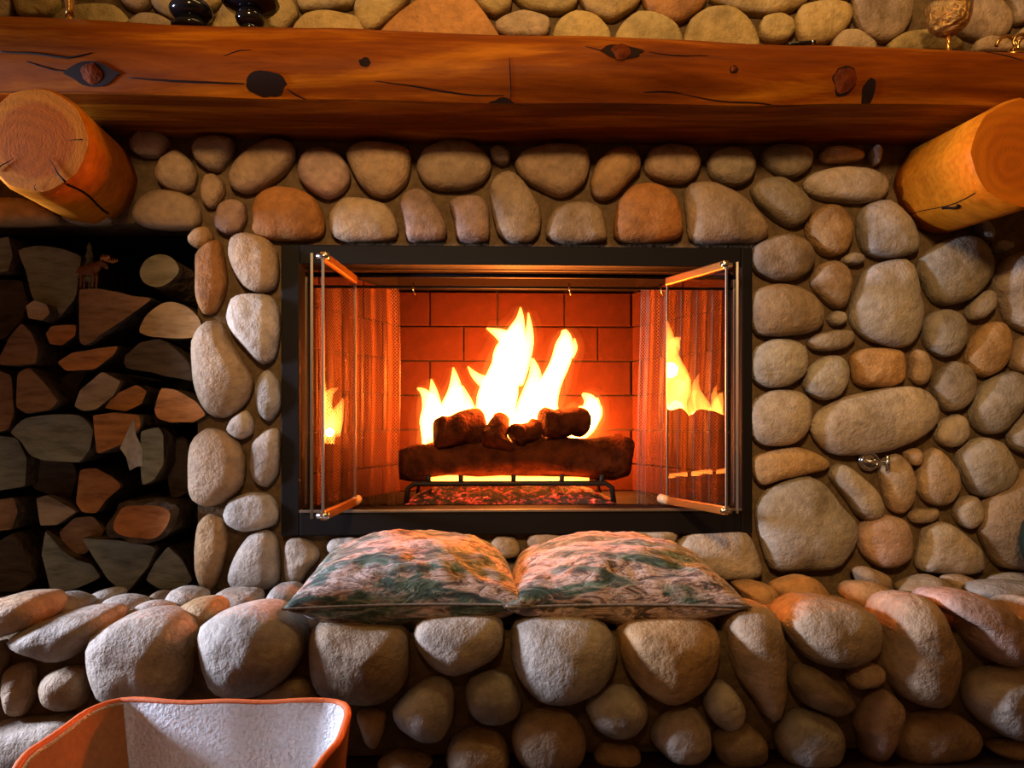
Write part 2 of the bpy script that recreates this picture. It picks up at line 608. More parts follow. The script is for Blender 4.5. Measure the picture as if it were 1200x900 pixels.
# ------------------------------------------------------------------ survey tables
# outlines surveyed on the wall face: tone; x,z in millimetres
WALL_STONES = """
y -1139,1670 -1057,1672 -1050,1640 -1072,1613 -1120,1609 -1136,1625
y -1063,1594 -1031,1624 -987,1638 -923,1639 -891,1610 -885,1584 -891,1558 -1063,1555
w -910,1675 -840,1676 -843,1644 -865,1630 -897,1643
y -827,1676 -685,1679 -698,1640 -769,1609 -801,1618 -830,1641
y -692,1601 -666,1653 -634,1667 -537,1669 -508,1630 -537,1597 -569,1564 -692,1568
y -498,1689 -377,1692 -381,1652 -439,1641 -498,1640
y -511,1597 -485,1627 -439,1635 -368,1620 -355,1587 -374,1567 -511,1565
w -891,1597 -859,1621 -820,1618 -782,1596 -782,1567 -897,1565
w -1215,1669 -1152,1670 -1155,1612 -1177,1595 -1215,1595
y -374,1646 -358,1679 -289,1687 -250,1675 -270,1648 -335,1594 -368,1610
o -315,1588 -276,1628 -217,1669 -191,1682 -125,1683 -99,1658 -49,1586 -46,1553 -322,1548
y -102,1671 -79,1691 -19,1692 -19,1652 -52,1635 -79,1645
y -13,1686 27,1706 133,1702 133,1662 100,1645 27,1650
y 143,1689 187,1709 284,1698 277,1665 220,1630 167,1649
w -49,1616 -26,1632 14,1643 70,1628 67,1594 40,1584 -19,1586 -46,1599
y 83,1581 97,1621 133,1643 180,1636 210,1604 213,1570 187,1550 93,1548
y 230,1584 247,1618 280,1645 327,1642 367,1620 384,1580 367,1553 243,1551
o 297,1698 438,1701 431,1661 388,1630 361,1626 310,1649
y 394,1587 408,1630 448,1658 502,1659 539,1633 560,1596 556,1563 401,1560
y 455,1681 482,1702 678,1706 672,1675 610,1651 536,1653
y 570,1617 580,1640 617,1648 644,1635 650,1611 634,1591 597,1584 573,1597
y 657,1635 672,1669 726,1680 777,1674 787,1647 767,1613 726,1586 672,1585
w 794,1688 808,1708 917,1710 931,1663 911,1616 869,1592 821,1608 798,1648
y 685,1716 781,1718 781,1686 699,1683
w 746,1590 767,1610 801,1611 842,1584 835,1561 746,1559
y 880,1585 917,1609 972,1616 1014,1608 1055,1585 1027,1564 890,1562
w 1038,1632 1048,1672 1089,1697 1145,1688 1173,1648 1159,1613 1110,1596 1062,1608
w 1159,1715 1235,1716 1242,1656 1183,1638 1176,1668
w 1089,1592 1117,1603 1159,1597 1173,1570 1089,1568
w 1186,1607 1207,1628 1256,1629 1256,1578 1190,1577
w -885,1331 -865,1354 -827,1356 -801,1342 -801,1319 -820,1299 -859,1299 -881,1311
w -824,1266 -811,1293 -779,1313 -753,1293 -736,1261 -743,1228 -769,1216 -808,1228 -824,1247
w -743,1319 -731,1339 -692,1346 -650,1337 -653,1308 -685,1268 -711,1271 -737,1293
w -724,1228 -714,1255 -695,1259 -676,1242 -674,1216 -692,1186 -711,1183 -723,1202
w -878,1168 -865,1198 -827,1218 -776,1216 -737,1199 -727,1163 -737,1137 -795,1133 -846,1136 -875,1149
p -693,1157 -682,1190 -653,1201 -627,1190 -624,1158 -637,1131 -666,1121 -689,1134
w -661,1249 -647,1288 -608,1321 -556,1340 -517,1329 -511,1303 -537,1263 -582,1230 -621,1216 -653,1226
p -504,1277 -491,1306 -452,1323 -413,1310 -390,1278 -387,1245 -407,1219 -439,1206 -478,1224 -501,1250
o -609,1177 -595,1210 -556,1230 -504,1227 -465,1202 -446,1159 -449,1120 -504,1108 -576,1112 -607,1125 -602,1151
t -753,1114 -737,1134 -708,1137 -700,1114 -711,1095 -731,1088 -750,1098
o -735,1072 -711,1101 -685,1108 -676,1072 -668,1013 -679,968 -698,941 -721,938 -734,974 -736,1026
t -1215,1197 -1126,1198 -1082,1183 -1047,1160 -1063,1144 -1126,1140 -1215,1139
w -1038,1157 -987,1174 -936,1164 -929,1153 -961,1143 -1012,1143
w -394,1307 -368,1331 -309,1335 -253,1322 -247,1293 -256,1246 -296,1210 -335,1213 -368,1245
w -233,1280 -217,1319 -164,1342 -112,1337 -72,1311 -60,1282 -79,1248 -118,1231 -184,1229 -217,1244
d -66,1321 -46,1333 -19,1318 -19,1295 -39,1290 -59,1301
w -6,1289 14,1319 67,1333 120,1333 157,1327 168,1297 157,1251 120,1221 93,1216 47,1236 11,1256
t 170,1251 187,1298 220,1325 260,1330 284,1312 285,1279 260,1252 227,1218 200,1209 177,1218
w 297,1299 314,1329 354,1340 408,1330 429,1301 418,1267 388,1250 341,1253 304,1272
w -433,1172 -400,1206 -348,1206 -302,1190 -279,1154 -279,1118 -309,1109 -387,1107 -426,1120
p -271,1194 -260,1220 -230,1229 -204,1214 -178,1175 -164,1135 -171,1112 -217,1109 -253,1110 -263,1148
p -158,1198 -138,1211 -92,1215 -69,1196 -66,1149 -69,1111 -112,1107 -141,1116 -148,1162
w -64,1235 -52,1259 -19,1274 7,1256 30,1223 54,1184 50,1131 27,1109 -19,1109 -46,1130 -59,1182
w 66,1137 77,1177 113,1201 160,1203 193,1188 203,1152 207,1115 153,1107 93,1110 67,1121
o 227,1159 237,1205 267,1239 307,1247 347,1236 374,1207 386,1153 378,1120 320,1111 253,1112 227,1119
d 445,1301 462,1324 502,1335 543,1325 560,1295 549,1262 516,1245 475,1251 452,1271
d 573,1316 587,1336 624,1342 678,1337 695,1320 689,1290 658,1268 624,1269 590,1289
t 714,1321 726,1336 760,1341 794,1335 819,1325 815,1312 774,1305 726,1304
g 835,1332 849,1346 859,1332 856,1305 847,1297 839,1309
g 675,1256 699,1277 767,1292 828,1285 869,1265 880,1242 863,1218 808,1209 740,1213 699,1223 678,1240
w 391,1233 414,1250 462,1247 516,1221 556,1188 587,1148 583,1122 543,1111 441,1110 404,1117 398,1167
d 549,1238 573,1261 617,1263 658,1243 685,1210 689,1183 672,1159 644,1149 604,1169 566,1202
t 680,1149 695,1183 726,1202 760,1197 786,1164 787,1123 774,1093 743,1081 712,1092 689,1119
g 804,1170 821,1201 869,1215 900,1195 931,1158 948,1118 941,1091 897,1080 856,1080 821,1090 806,1130
d 1089,1173 1110,1170 1130,1140 1124,1119 1103,1126 1093,1153
w 549,1068 556,1101 597,1125 644,1132 685,1112 700,1082 685,1045 651,1025 604,1025 560,1044
g 768,1076 787,1090 815,1085 818,1070 801,1062 774,1064
w 693,1025 709,1059 746,1071 777,1053 784,1016 777,969 760,957 733,968 702,1002
g 786,949 798,996 821,1050 869,1069 917,1074 935,1050 945,997 957,949 945,895 917,867 876,870 821,888 789,922
d 945,1057 965,1091 1021,1125 1083,1129 1114,1099 1126,1058 1110,1018 1069,980 1014,967 983,980 962,1017
g 1128,1113 1145,1123 1176,1116 1176,1103 1152,1092 1131,1098
g 1131,1031 1159,1079 1207,1096 1270,1087 1291,1012 1270,931 1221,903 1173,923 1148,977
g 1067,953 1083,984 1117,1004 1134,994 1131,964 1103,937 1076,933
g 962,916 976,946 1014,958 1048,946 1062,916 1058,876 1034,849 1000,846 969,872
w 549,961 560,1001 610,1015 665,1008 699,985 721,948 712,911 672,898 610,893 563,897 549,921
g 733,935 746,952 770,949 776,932 760,918 740,922
g 685,878 706,898 753,908 791,905 796,885 774,865 726,858 692,864
g 549,827 560,864 597,884 644,884 675,868 682,834 672,801 638,777 590,772 556,787
g 673,777 685,814 719,844 757,846 777,821 774,781 753,750 719,742 692,754
t 789,848 815,863 863,865 907,858 914,828 911,788 883,775 821,774 794,787 791,821
w 931,848 945,863 965,855 979,821 969,784 952,778 933,794 935,821
t 1067,849 1083,889 1117,926 1152,927 1169,896 1166,849 1145,815 1110,797 1079,811
g 983,774 1000,811 1034,836 1069,822 1084,788 1076,747 1048,720 1017,717 996,737
w 1169,842 1183,879 1207,896 1263,890 1277,836 1249,795 1207,802 1179,818
g 1076,714 1089,754 1124,795 1173,812 1207,795 1207,747 1179,700 1145,666 1110,663 1083,683
g 546,707 556,740 597,764 658,764 689,740 689,693 672,660 638,638 583,636 553,653
g 689,673 706,713 767,747 849,767 931,775 972,761 993,727 986,687 945,653 876,623 794,613 746,614 712,636
g 992,666 1007,693 1041,710 1065,693 1067,659 1048,636 1021,631 996,646
g 1166,659 1179,686 1214,714 1270,714 1277,646 1235,612 1193,619 1173,632
t 553,586 556,610 597,623 658,632 706,616 738,596 726,579 672,569 617,556 577,541 560,553
g 562,493 583,526 638,556 692,563 733,532 760,492 798,451 791,398 753,348 706,344 644,342 597,342 580,385 564,446
g 738,562 746,586 763,593 801,569 842,532 863,491 856,465 828,458 801,472 774,512
w 856,579 869,606 897,616 924,596 939,552 937,505 911,474 880,485 866,525
w 917,619 945,629 957,612 952,589 931,589
w 948,558 959,606 983,631 1014,609 1041,572 1045,531 1021,498 986,494 955,515
g 1043,602 1058,636 1103,655 1145,642 1173,605 1183,571 1159,531 1110,512 1076,524 1055,565
w 928,468 945,484 993,486 998,471 979,454 938,452
g 1036,481 1052,508 1083,516 1102,490 1100,457 1076,437 1048,450
p 801,424 821,458 869,471 917,458 931,417 924,370 890,347 849,350 811,384
g 945,350 959,410 969,444 1014,454 1055,430 1096,389 1103,342 1069,330 1000,334 952,339
w 1096,430 1107,504 1152,541 1207,578 1270,585 1284,442 1270,347 1207,338 1145,348 1121,375
g 371,396 404,430 529,435 549,415 576,339 549,323 428,324 380,356
g 219,431 247,437 367,436 372,415 347,388 297,403 237,418
w 132,419 147,434 187,431 207,411 197,399 142,399
w 20,407 32,429 72,432 107,424 112,402 72,389 27,392
w -62,408 -47,425 -8,422 7,397 -3,377 -42,375 -60,393
g -536,400 -526,422 -499,425 -465,405 -456,380 -485,346 -499,322 -521,317 -534,337
g -439,405 -426,422 -382,427 -348,414 -358,397 -392,390 -431,388
g -297,414 -279,429 -201,427 -196,413 -250,401
w -193,413 -186,427 -132,425 -72,413 -70,388 -132,388
w -661,1072 -656,1112 -627,1125 -576,1112 -556,1086 -550,1040 -556,1001 -589,988 -621,997 -647,1027
g -666,929 -656,974 -621,984 -569,981 -551,955 -548,890 -559,837 -589,824 -621,857 -653,896
w -743,876 -721,915 -698,925 -679,915 -660,876 -634,831 -609,792 -614,752 -647,713 -685,700 -718,720 -737,778 -742,830
g -602,765 -592,798 -572,811 -553,792 -543,752 -547,720 -572,692 -594,713
g -667,674 -653,700 -624,718 -608,693 -611,664 -634,651 -656,661
w -751,609 -743,651 -711,677 -679,671 -640,644 -626,602 -631,550 -660,517 -705,498 -737,508 -751,537
g -614,589 -608,641 -582,671 -553,677 -547,648 -550,576 -576,542 -602,553
g -674,478 -660,511 -614,530 -569,523 -550,491 -553,458 -589,445 -634,440 -666,458
t -737,393 -731,459 -705,481 -676,465 -666,413 -679,354 -702,305 -724,312 -738,348
g -663,328 -647,386 -614,432 -576,444 -553,422 -547,366 -550,320 -589,304 -647,307
"""
HEARTH_FACE_STONES = """
g -938,296 -922,311 -856,337 -790,344 -762,338 -770,310 -800,289 -826,264 -861,254 -902,270 -930,285
g -793,289 -780,312 -729,335 -672,341 -631,332 -616,308 -618,251 -626,199 -662,178 -729,179 -775,190 -790,232
g -599,303 -590,324 -549,344 -497,353 -450,343 -414,312 -411,270 -435,228 -476,197 -533,190 -569,203 -592,245
w -882,212 -872,233 -836,245 -805,243 -800,206 -810,175 -846,170 -874,181
w -950,203 -943,244 -917,254 -900,244 -897,202 -912,161 -938,161
g -998,121 -958,146 -897,153 -826,157 -790,128 -790,45 -998,38
w -497,181 -455,212 -414,222 -388,201 -393,170 -445,162
w -998,353 -958,369 -907,368 -887,347 -897,321 -958,301 -998,302
w -1003,281 -968,291 -948,275 -950,249 -958,218 -998,214
w -398,290 -388,319 -341,321 -283,316 -226,310 -218,278 -220,220 -241,189 -283,173 -341,177 -377,196 -396,238
g -207,304 -194,325 -131,333 -57,329 -41,308 -46,271 -67,250 -110,229 -141,225 -178,246 -202,278
g -26,260 -20,313 17,329 81,331 135,320 161,301 171,258 156,216 124,189 76,171 28,177 -9,212
t 177,285 188,316 242,324 312,323 350,315 363,283 355,229 323,187 269,169 226,188 188,231
g -112,192 -99,219 -62,229 -30,218 -8,180 -14,149 -46,134 -78,134 -104,155
g -247,160 -220,188 -184,214 -147,217 -133,193 -136,140 -157,108 -194,104 -231,131
w -312,153 -288,160 -260,152 -262,120 -278,89 -296,105
w -147,66 -136,103 -104,121 -62,120 -36,96 -30,54 -46,22 -131,23
w -25,117 -4,143 39,159 81,150 108,120 112,83 92,46 39,37 -4,53 -22,85
g 112,158 124,179 167,198 204,191 228,161 226,135 199,109 161,104 129,125
g 236,97 247,129 279,153 317,155 344,122 344,80 317,53 274,59
w 129,67 151,89 188,86 215,76 210,47 145,48
w -278,57 -236,83 -184,72 -162,40 -184,19 -278,21
w 382,304 390,336 420,351 452,346 477,324 489,271 488,185 474,137 458,132 431,175 404,207 387,256
g 336,176 347,197 371,206 395,186 412,154 406,127 382,114 355,128 339,149
w 482,314 496,340 523,354 567,356 621,346 660,328 672,296 665,258 632,240 588,231 539,243 509,271
w 499,212 518,233 550,227 583,205 616,173 621,156 583,141 534,157 507,179
w 609,208 621,229 649,238 676,228 679,209 660,194 621,191
p 624,119 643,156 660,177 682,185 701,171 715,150 698,107 676,59 654,51 635,70 635,97
w 684,323 704,355 748,365 781,343 797,300 818,262 814,202 792,157 753,157 709,177 687,220 691,269
g 474,94 485,126 512,147 550,146 588,124 601,92 588,55 550,40 507,45 480,67
w 698,107 731,133 770,141 819,138 858,110 865,83 841,59 786,49 720,48 701,69
p 775,352 797,369 863,364 908,342 941,309 952,277 947,244 913,231 875,245 841,278 825,316
g 836,181 858,218 908,228 963,228 1002,200 1002,124 963,92 913,96 869,121 841,153
w 880,72 902,85 952,81 986,65 974,43 924,49
w 350,96 382,122 420,121 452,94 455,62 431,46 371,47
w 955,304 974,347 1013,341 1025,287 1008,238 963,239
"""
# tone, depth of the stone in mm, outline
HEARTH_TOP_STONES = """
g -140 -652,318 -631,333 -565,329 -553,311 -577,296 -637,296
g -143 -543,311 -522,342 -486,344 -467,329 -504,296 -537,299
g -136 -767,305 -746,330 -716,337 -674,323 -686,305 -734,296
t -282 -676,323 -644,345 -611,348 -583,331 -600,306 -644,295
g -226 -806,299 -778,321 -744,327 -710,315 -716,301 -778,296
g -190 -880,308 -857,325 -822,331 -782,319 -788,301 -828,296
g -220 -964,310 -950,341 -922,344 -882,327 -888,309 -938,295
g -93 -935,312 -904,326 -877,318 -886,299 -923,296
g -226 -1080,330 -1024,335 -985,329 -979,312 -1046,295 -1080,296
w -96 -823,306 -799,318 -774,312 -780,299 -811,296
t -130 471,334 516,340 560,327 573,308 554,296 503,300 484,318
t -134 552,331 622,353 660,340 698,308 660,296 597,306
w -92 862,310 895,332 941,342 987,316 993,299 921,297
g -137 997,319 1036,335 1094,337 1152,327 1159,296 1068,296
g -50 1101,325 1148,338 1216,331 1216,315 1128,312
w -50 777,348 804,357 858,334 858,321 804,328
w -50 992,330 1033,336 1073,316 1046,299 1006,310
t -175 694,321 716,345 766,345 810,317 803,296 741,296
"""
# tone | depth mm | lean of the far end dx,dz mm | outline | description
FIREWOOD = """
e|20|0,0|-1160,1092 -1115,1101 -1056,1095 -1011,1077 -1021,1024 -1024,978 -1069,928 -1102,944 -1128,984 -1141,1043|large grey-green split log slab at the top of the stack below the corbel
w|-20|0,0|-1117,955 -1098,968 -1070,958 -1063,939 -1079,921 -1111,926|small pale billet end poking out under the large grey slab at top left
b|0|0,0|-1010,998 -969,1000 -898,985 -840,976 -904,929 -962,890 -994,864 -1008,870|brown wedge-shaped split log the little moose figurine stands on
r|0|60,-50|-872,1038 -859,1064 -827,1078 -794,1068 -781,1042 -801,1015 -833,1002 -862,1012|whole round log with pale ringed end at top right of the firewood
y|-10|0,0|-868,905 -848,941 -803,968 -758,955 -729,922 -739,886 -823,885 -861,892|pale half-round split log directly beneath the whole round log
k|0|20,0|-904,844 -872,877 -827,884 -788,858 -759,825 -749,785 -788,792 -840,805 -904,815|dark bark-covered log with ridged top beneath the pale half-round
o|10|0,0|-1064,828 -1032,851 -980,861 -922,868 -935,845 -980,812 -1045,808|thin orange-brown split log lying flat beneath the brown wedge
o|20|0,0|-1095,898 -1082,915 -1024,918 -1027,892 -1056,869 -1086,872|small bright orange log end left of the brown wedge
b|0|0,0|-1193,830 -1167,883 -1138,919 -1116,896 -1100,857 -1106,824 -1148,821 -1186,821|grey-brown triangular log end at the left picture edge under the grey slab
b|0|0,0|-1151,726 -1148,804 -1122,817 -1090,785 -1055,739 -1071,720 -1129,710|brown triangular log end above the broad dark grey log
w|0|20,0|-1020,726 -1007,765 -956,808 -914,785 -930,752 -969,720 -1001,716|grey-beige billet beneath the thin orange flat log
o|10|0,0|-957,723 -935,753 -883,779 -860,763 -870,733 -909,715|orange-brown oval log end right of the grey-beige billet
o|-20|0,0|-831,719 -815,771 -780,765 -735,739 -713,707 -742,690 -793,690 -825,700|rough orange split log with peeling bark beside the stone pillar
e|10|0,0|-1173,667 -1141,700 -1077,710 -1006,707 -980,674 -986,628 -1012,596 -1096,601 -1128,615 -1148,648|broad dark grey-green log end in the middle of the stack
o|-10|0,0|-973,707 -925,713 -868,707 -864,680 -900,641 -964,617 -970,667|light orange four-sided log end right of the broad grey-green log
e|0|0,0|-869,670 -827,680 -816,661 -817,595 -840,556 -866,543 -872,615|dark olive log end with a pale torn bark strip hanging on it
e|30|0,0|-1218,660 -1166,654 -1143,607 -1146,541 -1218,528|dark log at the left picture edge beside the broad grey-green log
o|30|0,0|-1032,501 -1023,580 -983,584 -944,560 -925,540 -964,507 -983,477 -1016,477|deep red-orange log end in the shaded gap at mid stack
w|20|0,0|-1118,515 -1095,522 -1043,495 -1024,482 -1069,452 -1108,449|small grey wedge log left of the deep red-orange end
b|40|0,0|-1077,433 -1041,466 -995,469 -969,432 -1015,379 -1061,386|dim red-brown log end tucked below the deep red-orange one
h|-20|0,0|-936,454 -920,493 -895,509 -818,508 -780,492 -786,453 -818,418 -869,418 -920,428|half log with thick shaggy bark and smooth orange cut face
e|0|0,0|-1004,425 -917,418 -866,410 -833,401 -853,352 -904,294 -943,327 -981,386|large olive triangular split log at the bottom of the stack
e|10|0,0|-1099,385 -1090,441 -1057,398 -1019,371 -986,364 -961,331 -1019,305 -1077,293|grey jagged split log at the bottom left of the olive triangle
e|10|0,0|-863,324 -844,363 -811,403 -779,370 -753,323 -779,302 -831,303|dark triangular log end at the bottom right against the pillar
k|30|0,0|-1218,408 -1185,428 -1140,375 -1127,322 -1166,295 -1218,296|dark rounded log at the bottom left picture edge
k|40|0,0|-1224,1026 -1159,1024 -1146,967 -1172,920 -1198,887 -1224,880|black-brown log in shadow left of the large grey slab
e|20|0,0|-1212,1115 -1179,1122 -1170,1076 -1179,1040 -1212,1036|grey log end cut by the left picture edge at the top
b|20|0,0|-1212,815 -1173,802 -1166,713 -1179,674 -1212,664|brown upright log end at the left picture edge at mid height
b|30|0,0|-1218,508 -1172,514 -1163,481 -1179,441 -1218,435|dim tan log end at the left picture edge low in the stack
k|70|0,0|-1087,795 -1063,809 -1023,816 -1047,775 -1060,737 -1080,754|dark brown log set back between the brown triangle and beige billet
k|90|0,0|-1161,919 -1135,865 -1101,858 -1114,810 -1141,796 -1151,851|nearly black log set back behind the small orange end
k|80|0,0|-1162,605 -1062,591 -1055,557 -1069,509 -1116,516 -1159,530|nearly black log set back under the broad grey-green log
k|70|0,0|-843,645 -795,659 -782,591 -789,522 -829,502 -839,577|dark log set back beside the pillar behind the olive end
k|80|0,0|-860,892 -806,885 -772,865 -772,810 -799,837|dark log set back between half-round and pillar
"""


# ------------------------------------------------------------------ floor
fl = box('floor', (-3.2, -3.6, -0.04), (3.2, 0.2, 0.06), 'floor')
fl['kind'] = 'structure'

# ------------------------------------------------------------------ back wall: mortar with openings, stones
bm = bmesh.new()
NX0, NX1, NZ0, NZ1 = -1.30, -0.739, 0.285, 1.15          # firewood niche
FX0, FX1, FZ0, FZ1 = -0.525, 0.532, 0.445, 1.085         # firebox hole
for x0, x1, z0, z1 in ((-2.6, NX0, 0, 2.2), (NX0, NX1, NZ1, 2.2), (NX1, FX0, 0, 2.2), (FX0, FX1, FZ1, 2.2),
                       (FX0, FX1, 0, FZ0), (FX1, 2.6, 0, 2.2), (NX0, NX1, 0, NZ0)):
    add_box(bm, (x0, 0, z0), (x1, 0.12, z1))
wall = from_bm('wall_back', bm, 'mortar', smooth=False)
wall['kind'] = 'structure'

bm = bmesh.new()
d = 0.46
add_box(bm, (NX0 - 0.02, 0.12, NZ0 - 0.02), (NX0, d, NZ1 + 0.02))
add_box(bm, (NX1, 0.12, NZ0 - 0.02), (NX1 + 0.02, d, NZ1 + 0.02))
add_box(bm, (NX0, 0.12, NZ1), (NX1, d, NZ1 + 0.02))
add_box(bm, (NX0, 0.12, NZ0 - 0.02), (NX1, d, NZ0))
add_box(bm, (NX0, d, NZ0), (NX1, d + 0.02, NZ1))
from_bm('niche_lining', bm, 'niche_black', wall, smooth=False)

sd = 0.0
for ln in WALL_STONES.strip().split('\n'):
    t = ln.split()
    sd += 1.37
    pts = parse_pts(t[1:])
    w = max(p[0] for p in pts) - min(p[0] for p in pts)
    h = max(p[1] for p in pts) - min(p[1] for p in pts)
    s = min(w, h)
    if min(p[1] for p in pts) > 1.40:                    # flatter, closely fitted stones above the mantel
        cx_, cz_ = sum(p[0] for p in pts) / len(pts), sum(p[1] for p in pts) / len(pts)
        pts = [(cx_ + (p[0] - cx_) * 1.05, cz_ + (p[1] - cz_) * 1.05) for p in pts]
        stone(wall, pts, t[0], -0.012, 0.024, 0.03, 4.2, sd, 0.03)
    else:
        stone(wall, pts, t[0], -0.012, min(0.052, 0.018 + 0.22 * s), 0.03, 2.9, sd, 0.06)


def filler(parent, x0, x1, z0, z1, y, step, front, back):
    nx = max(1, round((x1 - x0) / step))
    nz = max(1, round((z1 - z0) / (step * 0.85)))
    for i in range(nx):
        for j in range(nz):
            cx = x0 + (i + 0.5 + 0.25 * (j % 2 * 2 - 1)) * (x1 - x0) / nx
            cz = z0 + (j + 0.5) * (z1 - z0) / nz
            rx, rz = step * random.uniform(0.38, 0.47), step * random.uniform(0.30, 0.38)
            a0 = random.uniform(-0.5, 0.5)
            pts = []
            for k in range(9):
                a = 2 * PI * k / 9
                q = random.uniform(0.9, 1.08)
                u, v = rx * q * math.cos(a), rz * q * math.sin(a)
                pts.append((cx + u * math.cos(a0) - v * math.sin(a0), cz + u * math.sin(a0) + v * math.cos(a0)))
            stone(parent, pts, random.choice('gwgwtpd'), y, front, back, 2.5, cx * 7 + cz * 3, 0.05, 20, 5)


filler(wall, 1.27, 2.3, 0.32, 2.15, -0.012, 0.16, 0.042, 0.03)
filler(wall, -1.29, -1.10, 1.66, 2.15, -0.012, 0.16, 0.042, 0.03)
filler(wall, -1.1, 1.2, 1.745, 2.15, -0.012, 0.16, 0.042, 0.03)
filler(wall, -2.3, -1.52, 0.32, 2.15, -0.012, 0.16, 0.042, 0.03)
# unseen stone pier added left of the niche to keep daylight off the firewood
pier = box('daylight_block_pier_1', (-1.50, -0.15, 0.27), (-1.30, 0.0, 2.2), 'mortar', None, 0.01)
pier['kind'] = 'structure'
filler(pier, -1.50, -1.30, 0.32, 2.15, -0.158, 0.17, 0.042, 0.03)

# ------------------------------------------------------------------ hearth
HZ = 0.288
hearth = thing('stone_hearth', 'raised river stone hearth running along the bottom of the fireplace wall', 'hearth', (0, -0.18, 0.06))
inv = Vector((0, 0.18, -0.06))


core = box('mortar_core', (-2.5, -0.35, 0.06), (2.5, 0.0, HZ), 'mortar', hearth, 0.02, inv)
for ln in HEARTH_FACE_STONES.strip().split('\n'):
    t = ln.split()
    sd += 1.37
    pts = parse_pts(t[1:])
    w = max(p[0] for p in pts) - min(p[0] for p in pts)
    h = max(p[1] for p in pts) - min(p[1] for p in pts)
    s = min(w, h)
    cap = max(p[1] for p in pts) > HZ + 0.01
    o = stone(hearth, pts, t[0], -0.365, min(0.075, 0.02 + 0.36 * s), 0.15 if cap else 0.03, 2.5, sd, 0.075)
    o.location += inv
for ln in HEARTH_TOP_STONES.strip().split('\n'):
    t = ln.split()
    sd += 1.37
    pts = parse_pts(t[2:])
    y = int(t[1]) / 1000
    zmax = max(p[1] for p in pts)
    lowest = min(p[1] for p in pts)
    pts = [(x, z if z > lowest + 0.012 else z - 0.03) for x, z in pts]
    o = stone(hearth, pts, t[0], y, 0.045, min(0.09, max(0.051, -y - 0.01)), 2.2, sd, 0.06)
    o.location += inv
# low stones bedded in the hearth top, and the face beyond the picture
for k in range(26):
    x = -1.2 + 2.4 * (k + random.uniform(0.2, 0.8)) / 26
    y = random.uniform(-0.27, -0.09)
    rx = random.uniform(0.05, 0.075)
    pts = [(x + rx * math.cos(a) * random.uniform(0.9, 1.1), HZ + 0.004 + 0.022 * math.sin(a)) for a in [2 * PI * i / 8 for i in range(8)]]
    o = stone(hearth, pts, random.choice('gwgwt'), y, 0.055, 0.06, 2.2, k * 3.1, 0.05, 20, 5)
    o.location += inv
n_before = len(hearth.children)
filler(hearth, 1.12, 2.3, 0.07, 0.31, -0.365, 0.15, 0.05, 0.09)
filler(hearth, -2.3, -1.12, 0.07, 0.31, -0.365, 0.15, 0.05, 0.09)
for o in hearth.children[n_before:]:
    o.location += inv

# ------------------------------------------------------------------ fireplace unit
FY = -0.03
fp = thing('fireplace', 'black framed built-in fireplace with open folding glass doors and brick firebox', 'fireplace', (0, 0.1, 0.43))
fi = Vector((0, -0.1, -0.43))
OX0, OX1, OZ0, OZ1 = -0.541, 0.548, 0.431, 1.097
IX0, IX1, IZ0, IZ1 = -0.499, 0.522, 0.490, 1.052
bm = bmesh.new()
add_box(bm, (OX0, FY, OZ0), (IX0, 0.05, OZ1), 0.003)
add_box(bm, (IX1, FY, OZ0), (OX1, 0.05, OZ1), 0.003)
add_box(bm, (IX0, FY, IZ1), (IX1, 0.05, OZ1), 0.003)
add_box(bm, (IX0, FY, OZ0), (IX1, 0.06, IZ0), 0.003)
from_bm('frame', bm, 'black', fp, fi, smooth=False)
box('lip_trim', (IX0, FY - 0.004, IZ0 - 0.006), (IX1, FY + 0.004, IZ0), 'steel_edge', fp, 0.001, fi)
# steel smoke dome above the bricks, hearth pan
BX0, BX1, BY, BZ1 = -0.328, 0.364, 0.45, 1.068
SZ0 = 0.486
bm = bmesh.new()


def quad(bm, a, b, c, d):
    bm.faces.new([bm.verts.new(p) for p in (a, b, c, d)])


T = 1.26
quad(bm, (BX0, BY, BZ1), (BX1, BY, BZ1), (BX1, BY - 0.1, T), (BX0, BY - 0.1, T))
quad(bm, (IX0, 0.05, BZ1), (BX0, BY, BZ1), (BX0, BY - 0.1, T), (IX0, 0.05, T))
quad(bm, (BX1, BY, BZ1), (IX1, 0.05, BZ1), (IX1, 0.05, T), (BX1, BY - 0.1, T))
quad(bm, (IX0, 0.05, T), (BX0, BY - 0.1, T), (BX1, BY - 0.1, T), (IX1, 0.05, T))
quad(bm, (IX0, 0.05, IZ1), (IX0, 0.05, T), (IX1, 0.05, T), (IX1, 0.05, IZ1))
from_bm('smoke_dome', bm, 'smoke', fp, fi, smooth=False)
bm = bmesh.new()
add_box(bm, (IX0, 0.05, SZ0 - 0.03), (IX1, BY + 0.03, SZ0))
from_bm('firebox_floor', bm, 'smoke', fp, fi, smooth=False)

brick_cache = {}


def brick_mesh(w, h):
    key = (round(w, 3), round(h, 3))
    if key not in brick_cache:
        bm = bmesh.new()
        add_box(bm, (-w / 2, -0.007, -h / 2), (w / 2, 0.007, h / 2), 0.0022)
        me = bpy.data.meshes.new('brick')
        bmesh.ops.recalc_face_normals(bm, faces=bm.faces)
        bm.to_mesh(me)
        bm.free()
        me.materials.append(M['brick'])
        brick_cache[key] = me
    return brick_cache[key]


